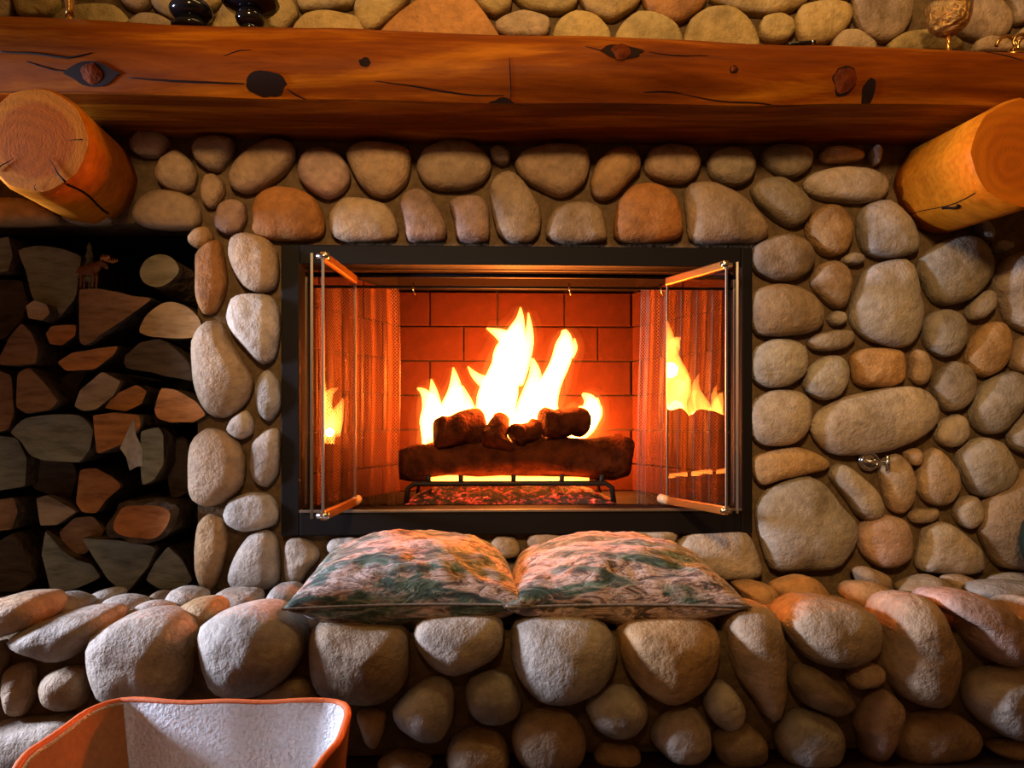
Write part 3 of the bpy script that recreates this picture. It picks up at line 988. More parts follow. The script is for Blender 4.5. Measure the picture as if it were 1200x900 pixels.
def brick_panel(name, a, b, phase):
    """a panel of firebricks from plan point a to plan point b"""
    a, b = Vector((*a, 0)), Vector((*b, 0))
    L = (b - a).length
    dirv = (b - a).normalized()
    inward = Vector((dirv.y, -dirv.x, 0))               # towards the fire for panels listed left to right
    bm = bmesh.new()
    q = [a, b, b - inward * 0.03, a - inward * 0.03]
    lo = [bm.verts.new((p.x, p.y, SZ0 - 0.01)) for p in q]
    hi = [bm.verts.new((p.x, p.y, BZ1)) for p in q]
    for i in range(4):
        bm.faces.new((lo[i], lo[(i + 1) % 4], hi[(i + 1) % 4], hi[i]))
    bm.faces.new(hi)
    bm.faces.new(lo)
    panel = from_bm(name, bm, 'firemortar', fp, fi, smooth=False)
    pitch, course, gap = 0.1965, 0.1005, 0.004
    ztop, row = BZ1, 0
    ang = math.atan2(dirv.y, dirv.x)
    while ztop > SZ0 + 0.01:
        zb = max(SZ0, ztop - course)
        x = phase - pitch * 3 + (pitch / 2 if row % 2 else 0)
        while x < L:
            x0, x1 = max(0, x) + gap / 2, min(L, x + pitch) - gap / 2
            if x1 - x0 > 0.015:
                me = brick_mesh(x1 - x0, ztop - zb - gap)
                o = bpy.data.objects.new('brick', me)
                COL.objects.link(o)
                o.parent = panel
                mid = a + dirv * ((x0 + x1) / 2) + inward * 0.002
                o.location = (mid.x, mid.y, (ztop + zb) / 2)
                o.rotation_euler = (0, 0, ang)
            x += pitch
        ztop -= course
        row += 1
    return panel


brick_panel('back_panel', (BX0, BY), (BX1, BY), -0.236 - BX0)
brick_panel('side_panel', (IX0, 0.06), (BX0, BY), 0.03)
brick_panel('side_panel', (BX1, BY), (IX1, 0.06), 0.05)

# rods for the mesh curtains
bm = bmesh.new()
tube(bm, [(IX0, 0.035, 1.040), (IX1, 0.035, 1.040)], 0.006, 8)
tube(bm, [(IX0, 0.035, 1.012), (IX1, 0.035, 1.012)], 0.0035, 8)
from_bm('curtain_rod', bm, 'black', fp, fi)
for x in (-0.385, -0.245, 0.125, 0.345):
    bm = bmesh.new()
    tube(bm, [(x, 0.025, 1.02), (x, 0.02, 1.005), (x + 0.004, 0.018, 0.992)], 0.002, 6)
    from_bm('curtain_hook', bm, 'brass', fp, fi)


def curtain(x0, x1, y, folds, amp, seed):
    bm = bmesh.new()
    uvl = bm.loops.layers.uv.new('UVMap')
    nx, nz = 90, 14
    grid = []
    z1, z0 = 1.014, SZ0 + 0.004
    s = 0.0
    prev = None
    us = []
    for i in range(nx + 1):
        f = i / nx
        x = x0 + (x1 - x0) * f
        yy = y + amp * math.sin(f * folds * 2 * PI + seed) + amp * 0.4 * math.sin(f * folds * 4.3 * PI + seed * 2)
        if prev:
            s += math.hypot(x - prev[0], yy - prev[1])
        prev = (x, yy)
        us.append(s)
        col = []
        for j in range(nz + 1):
            g = j / nz
            col.append(bm.verts.new((x + 0.006 * math.sin(g * 3 + seed), y + (yy - y) * (0.55 + 0.45 * g), z1 + (z0 - z1) * g)))
        grid.append(col)
    for i in range(nx):
        for j in range(nz):
            f = bm.faces.new((grid[i][j], grid[i + 1][j], grid[i + 1][j + 1], grid[i][j + 1]))
            for lp, (a, b) in zip(f.loops, ((i, j), (i + 1, j), (i + 1, j + 1), (i, j + 1))):
                lp[uvl].uv = (us[a], (z1 - z0) * b / nz)
    me = bpy.data.meshes.new('mesh_curtain')
    bm.to_mesh(me)
    bm.free()
    return link('mesh_curtain', me, 'mesh', fp, fi)


curtain(-0.487, -0.285, 0.062, 5, 0.014, 0.4)
curtain(0.30, 0.505, 0.062, 5, 0.014, 1.9)


def door_panel(a, b, knob_end=False, rails=True):
    """one folding leaf from plan point a (hinge side) to b"""
    a, b = Vector((*a, 0)), Vector((*b, 0))
    L = (b - a).length
    d = (b - a).normalized()
    ang = math.atan2(d.y, d.x)
    z0, z1 = 0.500, 1.028
    bm = bmesh.new()
    add_box(bm, (0, -0.002, 0), (L, 0.002, z1 - z0))
    pane = from_bm('glass_door_leaf', bm, 'glass', fp, Vector((a.x, a.y, z0)) + fi, smooth=False)
    pane.rotation_euler = (0, 0, ang)
    H = z1 - z0
    for x in (0.0, L):
        box('edge_trim', (x - 0.0014, -0.0026, 0), (x + 0.0014, 0.0026, H), 'steel_edge', pane, 0.0005)
    if rails:
        for n_, z in (('top_rail', H - 0.006), ('bottom_rail', 0.006)):
            box(n_, (0.0, -0.006, z - 0.009), (L, 0.006, z + 0.009), 'brass_bar', pane, 0.002)
        for z in (0.006, H - 0.006):
            bm = bmesh.new()
            tube(bm, [(0, -0.012, z), (0, 0.012, z)], 0.006, 8)
            from_bm('hinge', bm, 'chrome', pane)
    if knob_end:
        bm = bmesh.new()
        tube(bm, [(L - 0.005, 0, 0.006), (L + 0.028, 0, 0.008), (L + 0.032, 0, 0.008)], [0.011, 0.011, 0.007], 12)
        from_bm('knob', bm, 'knob', pane)
    return pane


door_panel((-0.490, 0.0), (-0.419, -0.262), rails=False)
door_panel((-0.397, -0.262), (-0.378, 0.0), knob_end=True)
door_panel((0.515, 0.0), (0.454, -0.205), rails=False)
door_panel((0.431, -0.205), (0.355, 0.0), knob_end=True)
# ------------------------------------------------------------------ fire, logs and grate
grate = thing('fire_grate', 'low black cast iron grate holding the burning logs', 'grate', (-0.03, 0.18, SZ0))
gi = Vector((0.03, -0.18, -SZ0))
bm = bmesh.new()
tube(bm, [(-0.27, 0.10, SZ0), (-0.265, 0.10, 0.527), (-0.25, 0.10, 0.538), (0.225, 0.10, 0.538), (0.24, 0.10, 0.527), (0.245, 0.10, SZ0)], 0.0065, 8)
from_bm('front_bar', bm, 'iron', grate, gi)
for x in (-0.215, -0.135, -0.005, 0.115, 0.215):
    bm = bmesh.new()
    tube(bm, [(x, 0.098, 0.560), (x, 0.10, 0.538), (x, 0.30, 0.538)], 0.006, 8)
    from_bm('cross_bar', bm, 'iron', grate, gi)
bm = bmesh.new()
tube(bm, [(-0.26, 0.29, SZ0), (-0.25, 0.29, 0.538), (0.23, 0.29, 0.538), (0.24, 0.29, SZ0)], 0.0065, 8)
from_bm('rear_bar', bm, 'iron', grate, gi)


def fire_log(label, p0, p1, r0, r1, seed, n=14, wob=0.35):
    p0, p1 = Vector(p0), Vector(p1)
    mid = (p0 + p1) / 2
    pts, rad = [], []
    for i in range(n + 1):
        f = i / n
        e = min(f, 1 - f)
        p = p0.lerp(p1, f) - mid
        p += noise.noise_vector(Vector((f * 3 + seed, seed, 1))) * 0.008
        pts.append(p)
        rad.append((r0 + (r1 - r0) * f) * (1 - 0.22 * max(0, 1 - e / 0.06) ** 2) * (1 + 0.10 * noise.noise(Vector((f * 5, seed * 3, 0)))))
    bm = bmesh.new()
    tube(bm, pts, rad, 18, True, 1.0, wob, seed)
    o = from_bm('fire_log', bm, 'ceramic', None, mid)
    return tag(o, label, 'log', 'charred logs in the fire')


fire_log('long thick charred log lying along the front of the grate', (-0.292, 0.19, 0.582), (0.305, 0.185, 0.600), 0.046, 0.056, 1.0)
fire_log('charred log lying behind and above the left of the long log', (-0.225, 0.25, 0.622), (0.03, 0.27, 0.640), 0.040, 0.036, 2.3)
fire_log('rounded charred chunk on top left of the burning pile', (-0.205, 0.165, 0.668), (-0.075, 0.205, 0.678), 0.040, 0.044, 4.1)
fire_log('short pointed charred chunk standing in the middle of the fire', (-0.045, 0.15, 0.630), (-0.035, 0.19, 0.706), 0.042, 0.020, 5.7)
fire_log('blocky charred chunk on top right of the burning pile', (0.065, 0.15, 0.686), (0.185, 0.20, 0.690), 0.041, 0.045, 7.2)
fire_log('small charred piece right of the middle chunk in the fire', (0.0, 0.16, 0.655), (0.06, 0.19, 0.675), 0.030, 0.028, 8.8)

bm = bmesh.new()
nx, ny = 60, 26
G = []
for i in range(nx + 1):
    row = []
    for j in range(ny + 1):
        u, v = i / nx, j / ny
        x = -0.27 + 0.52 * u
        y = 0.075 + 0.26 * v
        e = max(0, 1 - abs(2 * u - 1) ** 6) * max(0, 1 - abs(2 * v - 1) ** 3)
        z = SZ0 + 0.004 + 0.030 * e + 0.014 * e * noise.noise(Vector((x * 50, y * 50, 1)))
        row.append(bm.verts.new((x, y, z)))
    G.append(row)
for i in range(nx):
    for j in range(ny):
        bm.faces.new((G[i][j], G[i + 1][j], G[i + 1][j + 1], G[i][j + 1]))
eb = from_bm('ember_bed', bm, 'embers')
tag(eb, 'bed of glowing red embers under the grate', 'embers')
eb['kind'] = 'stuff'

fire = thing('fire', 'bright yellow-white fire blazing over the logs', 'fire', (0, 0.22, 0.60))
fo = Vector((0, -0.22, -0.60))
# flame tongues: gas, depth, spine of x, z, radius in mm
TONGUES = [
    ('flame', 0.23, [(-195, 637, 45.1), (-209, 696, 36.1), (-222, 740, 22.6), (-236, 767, 11.3), (-254, 779, 2.3)]),
    ('flame', 0.25, [(-158, 636, 43.3), (-163, 711, 34.2), (-156, 773, 20.5), (-156, 807, 11.4), (-160, 836, 2.3)]),
    ('flame', 0.22, [(-188, 655, 31.4), (-206, 734, 20.2), (-213, 772, 11.2), (-217, 803, 2.2)]),
    ('flame', 0.25, [(-122, 643, 41.0), (-122, 700, 29.6), (-129, 745, 18.2), (-140, 786, 6.8)]),
    ('flame', 0.25, [(-42, 632, 54.7), (-49, 711, 52.4), (-31, 791, 47.8), (-8, 871, 38.7), (6, 928, 25.1), (17, 964, 11.4), (19, 996, 2.3)]),
    ('flame', 0.26, [(-3, 803, 29.8), (31, 879, 20.6), (43, 929, 11.4), (41, 984, 2.3)]),
    ('flame', 0.25, [(-44, 787, 29.6), (-81, 800, 15.9), (-106, 818, 9.1), (-122, 839, 2.3)]),
    ('flame', 0.25, [(-8, 901, 22.8), (-38, 926, 13.7), (-72, 941, 2.3)]),
    ('flame', 0.23, [(73, 637, 49.6), (73, 718, 42.9), (98, 786, 33.8), (120, 842, 27.1), (134, 886, 24.8), (139, 913, 18.0), (134, 935, 6.8)]),
    ('flame', 0.23, [(148, 863, 11.3), (161, 888, 9.0), (163, 913, 2.3)]),
    ('flame', 0.26, [(34, 666, 41.2), (43, 750, 29.8), (57, 810, 18.3), (52, 860, 4.6)]),
    ('flame', 0.25, [(138, 659, 34.2), (175, 695, 36.4), (205, 723, 29.6), (203, 750, 18.2), (184, 766, 4.6)]),
    ('flame', 0.25, [(198, 677, 20.5), (226, 705, 13.7), (235, 734, 2.3)]),
    ('flame', 0.36, [(164, 642, 28.8), (213, 681, 28.8), (234, 719, 19.2), (239, 758, 4.8)]),
    ('flame', 0.36, [(-191, 664, 26.4), (-210, 700, 21.6), (-220, 738, 9.6), (-222, 757, 2.4)]),
    ('burner', 0.15, [(-212, 544, 6.5), (-158, 544, 10.8), (-72, 542, 10.8), (37, 542, 13.0), (134, 541, 10.8), (189, 543, 6.5)])]

for k, (mat, y, sp) in enumerate(TONGUES):
    raw = catmull([tuple(v / 1000 for v in p) for p in sp], 18, closed=False)
    pts = [(x, y + 0.010 * math.sin(z * 40 + k), z) for x, z, r in raw]
    rad = [max(0.0008, r * 1.02) for x, z, r in raw]
    bm = bmesh.new()
    tube(bm, pts, rad, 14, True, 0.75, 0.28, k * 2.7)
    from_bm('flame', bm, mat, fire, fo)
    if mat == 'flame':                                   # soft glow painted round each tongue as faint emission
        bm = bmesh.new()
        tube(bm, pts, [r * 1.25 + 0.007 for r in rad], 14, True, 0.8, 0.22, k * 2.7 + 1)
        from_bm('flame_halo', bm, 'halo', fire, fo)
        bm = bmesh.new()
        tube(bm, pts, [r * 1.45 + 0.020 for r in rad], 14, True, 0.8, 0.15, k * 2.7 + 2)
        from_bm('flame_halo', bm, 'halo_outer', fire, fo)


def fire_light(loc, energy, radius, color=(1.0, 0.22, 0.03)):
    d = bpy.data.lights.new('fire_glow', 'POINT')
    d.energy, d.color, d.shadow_soft_size = energy, color, radius
    o = bpy.data.objects.new('fire_glow', d)
    COL.objects.link(o)
    o.parent = fire
    o.location = Vector(loc) + fo
    return o


for loc, e, r in (((-0.035, 0.245, 0.730), 2.0, 0.022), ((-0.004, 0.245, 0.840), 9.5, 0.022), ((0.060, 0.230, 0.730), 2.0, 0.022), ((0.098, 0.230, 0.815), 7.0, 0.020),
                  ((-0.135, 0.245, 0.705), 1.8, 0.016), ((0.150, 0.245, 0.690), 1.4, 0.016), ((0.228, 0.365, 0.655), 10.0, 0.012), ((-0.185, 0.36, 0.66), 3.0, 0.012)):
    fire_light(loc, e * 1.75, r)

# ------------------------------------------------------------------ mantel beam and corbel logs
mantel = thing('log_mantel', 'long orange lacquered log beam forming the mantel shelf across the chimney', 'mantel', (0, -0.12, 1.35))
mo = Vector((0, 0.12, -1.35))


def beam_prof(x):
    t = (x + 1.05) / 2.1
    top = 1.536 - 0.040 * min(1.2, max(-0.2, t)) + 0.006 * noise.noise(Vector((x * 2.1, 0, 5)))
    zb = 1.352 - 0.010 * math.exp(-((x + 0.1) / 0.5) ** 2) + 0.004 * noise.noise(Vector((x * 3, 3, 5)))
    yb = -0.228 + 0.006 * noise.noise(Vector((x * 1.7, 8, 1)))
    ym = -0.252 + 0.012 * noise.noise(Vector((x * 2.3, 1, 9)))
    h = top - zb
    return [(0.0, zb - 0.003), (-0.12, zb - 0.001), (yb + 0.004, zb), (yb + 0.001, zb + 0.0015), (yb - 0.004, zb + 0.012), (ym + 0.003, zb + h * 0.25), (ym, zb + h * 0.45), (ym + 0.012, zb + h * 0.65),
            (ym + 0.040, zb + h * 0.85), (-0.165, top - 0.004), (-0.12, top + 0.004), (-0.06, top + 0.006), (0.0, top + 0.006)]


bm = bmesh.new()
R = []
xs = [-1.285 + 3.185 * i / 150 for i in range(151)]
for x in xs:
    pr = catmull(beam_prof(x), 49, closed=False)
    row = []
    for y, z in pr:
        q = Vector((x, y, z))
        if y < -0.2:
            q += noise.noise_vector(q * 5) * 0.004
        row.append(bm.verts.new(q))
    R.append(row)
for A, B in zip(R, R[1:]):
    for i in range(len(A) - 1):
        bm.faces.new((A[i], A[i + 1], B[i + 1], B[i]))
bm.faces.new(R[0])
bm.faces.new(R[-1])
from_bm('beam', bm, 'log', mantel, mo)


def beam_surface(x, z):
    pr = catmull(beam_prof(x), 480, closed=False)
    best = min(pr[112:], key=lambda p: abs(p[1] - z))
    q = Vector((x, best[0], best[1]))
    return q + noise.noise_vector(q * 5) * 0.004


# checks along the beam: radius mm, then x,z in mm
CRACKS = [
    (2.6, (-1035, 1421), (-969, 1419), (-902, 1412), (-853, 1423)),
    (2.2, (-789, 1380), (-702, 1376), (-618, 1374), (-559, 1373)),
    (1.6, (-474, 1364), (-457, 1354), (-437, 1346)),
    (1.2, (-598, 1422), (-567, 1434), (-542, 1436)),
    (1.8, (-296, 1377), (-227, 1371), (-159, 1362), (-90, 1356), (-35, 1357)),
    (1.4, (-26, 1426), (-24, 1391), (-22, 1343)),
    (1.6, (328, 1366), (416, 1355), (504, 1352), (584, 1336)),
    (1.6, (249, 1368), (293, 1370), (328, 1367)),
    (1.8, (979, 1474), (1015, 1457), (1042, 1443)),
    (1.6, (-985, 1404), (-936, 1391), (-894, 1388)),
    (1.4, (258, 1445), (310, 1438), (381, 1440)),
    (1.4, (127, 1455), (153, 1446), (174, 1445)),
]
KNOTS = [
    (-858, 1384, 51.8, 19.0, 20.7),
    (-517, 1372, 41.5, 24.2, 0.0),
    (200, 1444, 44.9, 17.3, 22.5),
    (664, 1393, 25.9, 25.9, 25.9),
    (716, 1373, 13.8, 24.2, 0.0),
    (-38, 1343, 27.6, 8.6, 0.0),
    (-315, 1411, 12.1, 8.6, 0.0),
    (430, 1411, 8.6, 8.6, 6.9),
]
for cr in CRACKS:
    pts = [tuple(beam_surface(x / 1000, z / 1000)) for x, z in catmull(cr[1:], 16, closed=False)]
    r = cr[0] / 1000
    bm = bmesh.new()
    tube(bm, pts, [r * (0.35 + 0.65 * math.sin(PI * (i + 0.5) / len(pts))) for i in range(len(pts))], 6)
    from_bm('crack', bm, 'crack', mantel, mo)


def patch(name, x, z, rx, rz, mat, parent, off, proud, almond, seed, base):
    # an irregular scale of wood lying in the beam's rounded face
    bm = bmesh.new()
    n, rings = 28, 4
    layers = []
    for k in range(1, rings + 1):
        f = k / rings
        row = []
        for i in range(n):
            a = 2 * PI * i / n
            e = abs(math.sin(a)) ** (1.7 if almond else 1.0)
            w = 1 + 0.28 * noise.noise(Vector((math.cos(a) * 1.6, math.sin(a) * 1.6, seed)))
            q = beam_surface(x + rx * f * math.cos(a) * w, z + rz * f * math.copysign(e, math.sin(a)) * w)
            q.y -= off + proud * (1 - f * f)
            row.append(bm.verts.new(q - base))
        layers.append(row)
    q = beam_surface(x, z)
    q.y -= off + proud
    c = bm.verts.new(q - base)
    for i in range(n):
        bm.faces.new((layers[0][i], layers[0][(i + 1) % n], c))
    for A, B in zip(layers, layers[1:]):
        for i in range(n):
            bm.faces.new((A[i], A[(i + 1) % n], B[(i + 1) % n], B[i]))
    return from_bm(name, bm, mat, parent, base + mo if parent is mantel else (0, 0, 0))


for x, z, rx, rz, core in KNOTS:
    x, z, rx, rz, core = x / 1000, z / 1000, rx / 1000, rz / 1000, core / 1000
    base = beam_surface(x, z)
    kn = patch('knot', x, z, rx, rz, 'crack', mantel, 0.0022, 0.0, rx > 1.3 * rz, x * 9, base)
    if core:
        patch('knot_core', x, z, core * 0.95, core * 0.85, 'knot', kn, 0.0030, 0.003, False, x * 9 + 4, base)


def corbel(label, cx, cz, r, y_front, mat_end, facets, cracks, side_cracks, lean=(0, 0)):
    o = thing('corbel_log', label, 'log bracket', (cx, 0, cz), 'log corbels under the mantel')
    bm = bmesh.new()
    n = 48
    ys = [0.03, -0.05, -0.12, -0.19, y_front + 0.012, y_front + 0.002]
    rings = []
    for y in ys:
        ring = []
        for k in range(n):
            a = 2 * PI * k / n
            # lightly hewn: the radius follows a few flats
            fa = (a % (2 * PI / facets)) - PI / facets
            rr = r * (0.55 * (math.cos(PI / facets) / math.cos(fa)) + 0.47)
            rr *= 1 + 0.02 * noise.noise(Vector((math.cos(a) * 2, math.sin(a) * 2, y * 5 + cx)))
            if y == ys[-1]:
                rr -= 0.006
            f = (0.03 - y) / 0.33
            zz = rr * math.sin(a)
            ring.append(bm.verts.new((rr * math.cos(a) + lean[0] * f, y, zz + lean[1] * f)))
        rings.append(ring)
    for A, B in zip(rings, rings[1:]):
        for k in range(n):
            bm.faces.new((A[k], A[(k + 1) % n], B[(k + 1) % n], B[k]))
    bm.faces.new(rings[0])
    from_bm('shaft', bm, 'corbel', o)
    bm = bmesh.new()
    g1 = (0.03 - ys[-1]) / 0.33
    ex, ez = lean[0] * g1, lean[1] * g1
    mid = bm.verts.new((0, y_front, 0))
    L0 = []
    for k in range(n):
        a = 2 * PI * k / n
        fa = (a % (2 * PI / facets)) - PI / facets
        rr = (r * (0.55 * (math.cos(PI / facets) / math.cos(fa)) + 0.47)) * (1 + 0.02 * noise.noise(Vector((math.cos(a) * 2, math.sin(a) * 2, ys[-1] * 5 + cx)))) - 0.006
        L0.append(bm.verts.new((rr * math.cos(a), y_front + 0.002, rr * math.sin(a))))
    for k in range(n):
        bm.faces.new((L0[k], L0[(k + 1) % n], mid))
    from_bm('cut_end', bm, mat_end, o, (ex, 0, ez))
    for x0, z0, x1, z1, w in cracks:
        bm = bmesh.new()
        pts = []
        for i in range(8):
            f = i / 7
            pts.append((ex + x0 + (x1 - x0) * f + 0.002 * math.sin(f * 7), y_front - 0.0005, ez + z0 + (z1 - z0) * f))
        tube(bm, pts, [w * (0.15 + 0.85 * i / 7) for i in range(8)], 6, True, 0.5)
        from_bm('crack', bm, 'crack', o)
    for a, yA, yB, w in side_cracks:
        bm = bmesh.new()
        pts = []
        for i in range(8):
            f = i / 7
            y = yA + (yB - yA) * f
            aa = math.radians(a + 3 * math.sin(f * 5))
            g = (0.03 - y) / 0.33
            fa = (aa % (2 * PI / facets)) - PI / facets
            rr = r * (0.55 * (math.cos(PI / facets) / math.cos(fa)) + 0.47)
            pts.append((rr * math.cos(aa) + lean[0] * g, y, rr * math.sin(aa) + lean[1] * g))
        tube(bm, pts, w, 6)
        from_bm('crack', bm, 'crack', o)
    return o


corbel('thick round log corbel with pale sapwood ring holding up the left mantel end', -0.985, 1.248, 0.103, -0.30, 'log_end', 9,
       [(0.022, -0.033, 0.056, -0.080, 0.0024), (-0.040, -0.034, -0.076, -0.060, 0.0022), (0.055, 0.0, 0.088, 0.002, 0.001), (0.0, -0.080, 0.0, -0.096, 0.001)],
       [(-55, -0.295, -0.05, 0.0024)], (0.05, -0.016))
corbel('thick round log corbel with dark cut end under the right mantel end', 1.012, 1.254, 0.112, -0.295, 'log_end_dark', 8,
       [(0.0, 0.06, 0.03, 0.10, 0.002)],
       [(222, -0.27, -0.02, 0.0012), (228, -0.20, -0.15, 0.004)], (-0.006, -0.022))

# ------------------------------------------------------------------ firewood
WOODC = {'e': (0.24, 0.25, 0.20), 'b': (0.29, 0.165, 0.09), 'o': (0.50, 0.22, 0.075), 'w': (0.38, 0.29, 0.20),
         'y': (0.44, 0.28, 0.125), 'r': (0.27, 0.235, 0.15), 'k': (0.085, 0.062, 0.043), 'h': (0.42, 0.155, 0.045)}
wood_things = []
for ln in FIREWOOD.strip().split('\n'):
    tone, yy, lean, pts, label = ln.split('|')
    y = int(yy) / 1000
    lx, lz = (int(v) / 1000 for v in lean.split(','))
    pts = parse_pts(pts.split())
    sd += 1.7
    c = (sum(p[0] for p in pts) / len(pts), sum(p[1] for p in pts) / len(pts))
    raw = [(a - c[0], b - c[1]) for a, b in pts]
    n = 40
    rounded = tone in 'ryh'
    if rounded:
        ol = arc_resample(catmull(raw, 100), n)
    else:
        ol = arc_resample(raw, n)
        ol = [tuple((a + 6 * b + d_) / 8 for a, b, d_ in zip(ol[i - 1], ol[i], ol[(i + 1) % n])) for i in range(n)]
    depth = 0.26
    bm = bmesh.new()

    def lring(s, yl, f, wob):
        ring = []
        for i, (a, b) in enumerate(ol):
            q = Vector((a * s, yl, b * s))
            nv = noise.noise_vector(q * 26 + Vector((sd, sd, 0)))
            q += Vector((nv.x * wob, nv.y * wob * 0.7, nv.z * wob))
            ring.append(bm.verts.new(q + Vector((lx * f, 0, lz * f))))
        return ring
    barky = 0.016 if tone == 'h' else 0.008 if tone in 'kr' else 0.004
    rings = [lring(0.35, 0.004, 0, 0.003), lring(0.70, 0.002, 0, 0.003), lring(0.80 if tone == 'h' else 0.985, 0.0, 0, 0.0015)]
    nface = len(rings)
    rings += [lring(1.0, 0.006, 0.03, barky), lring(1.0, 0.05, 0.2, barky), lring(1.0, 0.12, 0.5, barky), lring(0.97, depth, 1.0, barky)]
    for li, (A, B) in enumerate(zip(rings, rings[1:])):
        for i in range(n):
            f = bm.faces.new((A[i], A[(i + 1) % n], B[(i + 1) % n], B[i]))
            f.material_index = 0 if li < nface - 1 else 1
    pv = bm.verts.new(sum((v.co for v in rings[0]), Vector()) / n)
    for i in range(n):
        bm.faces.new((rings[0][i], rings[0][(i + 1) % n], pv))
    bm.faces.new(rings[-1]).material_index = 1
    o = from_bm('firewood_log', bm, ['split', 'bark'], None, (c[0], y, c[1]), smooth=False)
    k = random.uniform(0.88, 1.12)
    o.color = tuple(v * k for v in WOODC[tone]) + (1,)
    tag(o, label, 'firewood', 'split firewood stacked in the niche')
    wood_things.append(o)
    if 'bark strip' in label:
        bm = bmesh.new()
        strip = [(-0.032, 0.052), (-0.024, 0.078), (-0.016, 0.082), (-0.013, 0.045), (-0.002, 0.012), (0.003, -0.026), (-0.012, -0.029), (-0.030, -0.038), (-0.034, -0.006), (-0.046, 0.014), (-0.040, 0.03)]
        F = [bm.verts.new((a - 0.018, -0.012 + 0.007 * math.sin(i * 2), b)) for i, (a, b) in enumerate(strip)]
        Bk = [bm.verts.new((v.co.x, v.co.y + 0.003, v.co.z)) for v in F]
        bm.faces.new(F)
        bm.faces.new(Bk)
        m_ = len(F)
        for i in range(m_):
            bm.faces.new((F[i], F[(i + 1) % m_], Bk[(i + 1) % m_], Bk[i]))
        s = from_bm('bark_strip', bm, 'paper', o, smooth=False)
        s['label'] = 'pale torn strip of bark'

# little moose figurine with a pine on the brown wedge
mx, my, mz = -0.985, -0.005, 1.0
moose = thing('moose_figurine', 'tiny brown moose figurine with ochre antlers beside a small pine in the firewood', 'figurine', (mx, my, mz))


def blob_tube(name, pts, rad, mat, parent, seg=10):
    bm = bmesh.new()
    tube(bm, pts, rad, seg)
    return from_bm(name, bm, mat, parent)


bm = bmesh.new()
tube(bm, [(-0.030, 0, 0.045), (-0.025, 0, 0.048), (0.0, 0, 0.050), (0.018, 0, 0.056), (0.026, 0, 0.062), (0.034, 0, 0.070), (0.040, 0, 0.072), (0.050, 0, 0.062), (0.056, 0, 0.055)],
     [0.004, 0.013, 0.015, 0.016, 0.013, 0.010, 0.009, 0.007, 0.004], 12, True, 0.75)
for x, yl in ((-0.020, -0.006), (-0.016, 0.006), (0.014, -0.006), (0.019, 0.006)):
    tube(bm, [(x, yl, 0.045), (x + 0.002, yl, 0.022), (x, yl, 0.0)], [0.006, 0.0035, 0.003], 8)
tube(bm, [(-0.030, 0, 0.048), (-0.036, 0, 0.042)], [0.003, 0.001], 6)
from_bm('body', bm, 'moose', moose)
for s in (-1, 1):
    bm = bmesh.new()
    tube(bm, [(0.038, s * 0.004, 0.078), (0.044, s * 0.014, 0.083), (0.060, s * 0.022, 0.080), (0.074, s * 0.026, 0.084)], [0.002, 0.005, 0.006, 0.002], 8, True, 0.5)
    for q in range(5):
        xx = 0.046 + q * 0.006
        tube(bm, [(xx, s * (0.016 + 0.002 * q), 0.082), (xx + 0.003, s * (0.018 + 0.002 * q), 0.094 - 0.001 * q)], [0.002, 0.0008], 6)
    from_bm('antler', bm, 'antler', moose)
bm = bmesh.new()
lathe(bm, [(0.004, 0), (0.004, 0.02), (0.020, 0.022), (0.009, 0.058), (0.016, 0.060), (0.007, 0.090), (0.012, 0.092), (0.005, 0.116), (0.009, 0.118), (0.0006, 0.140)], 14, (-0.008, 0.022, 0.0))
from_bm('pine_tree', bm, 'pine', moose)
moose.scale = (0.78, 0.78, 0.78)

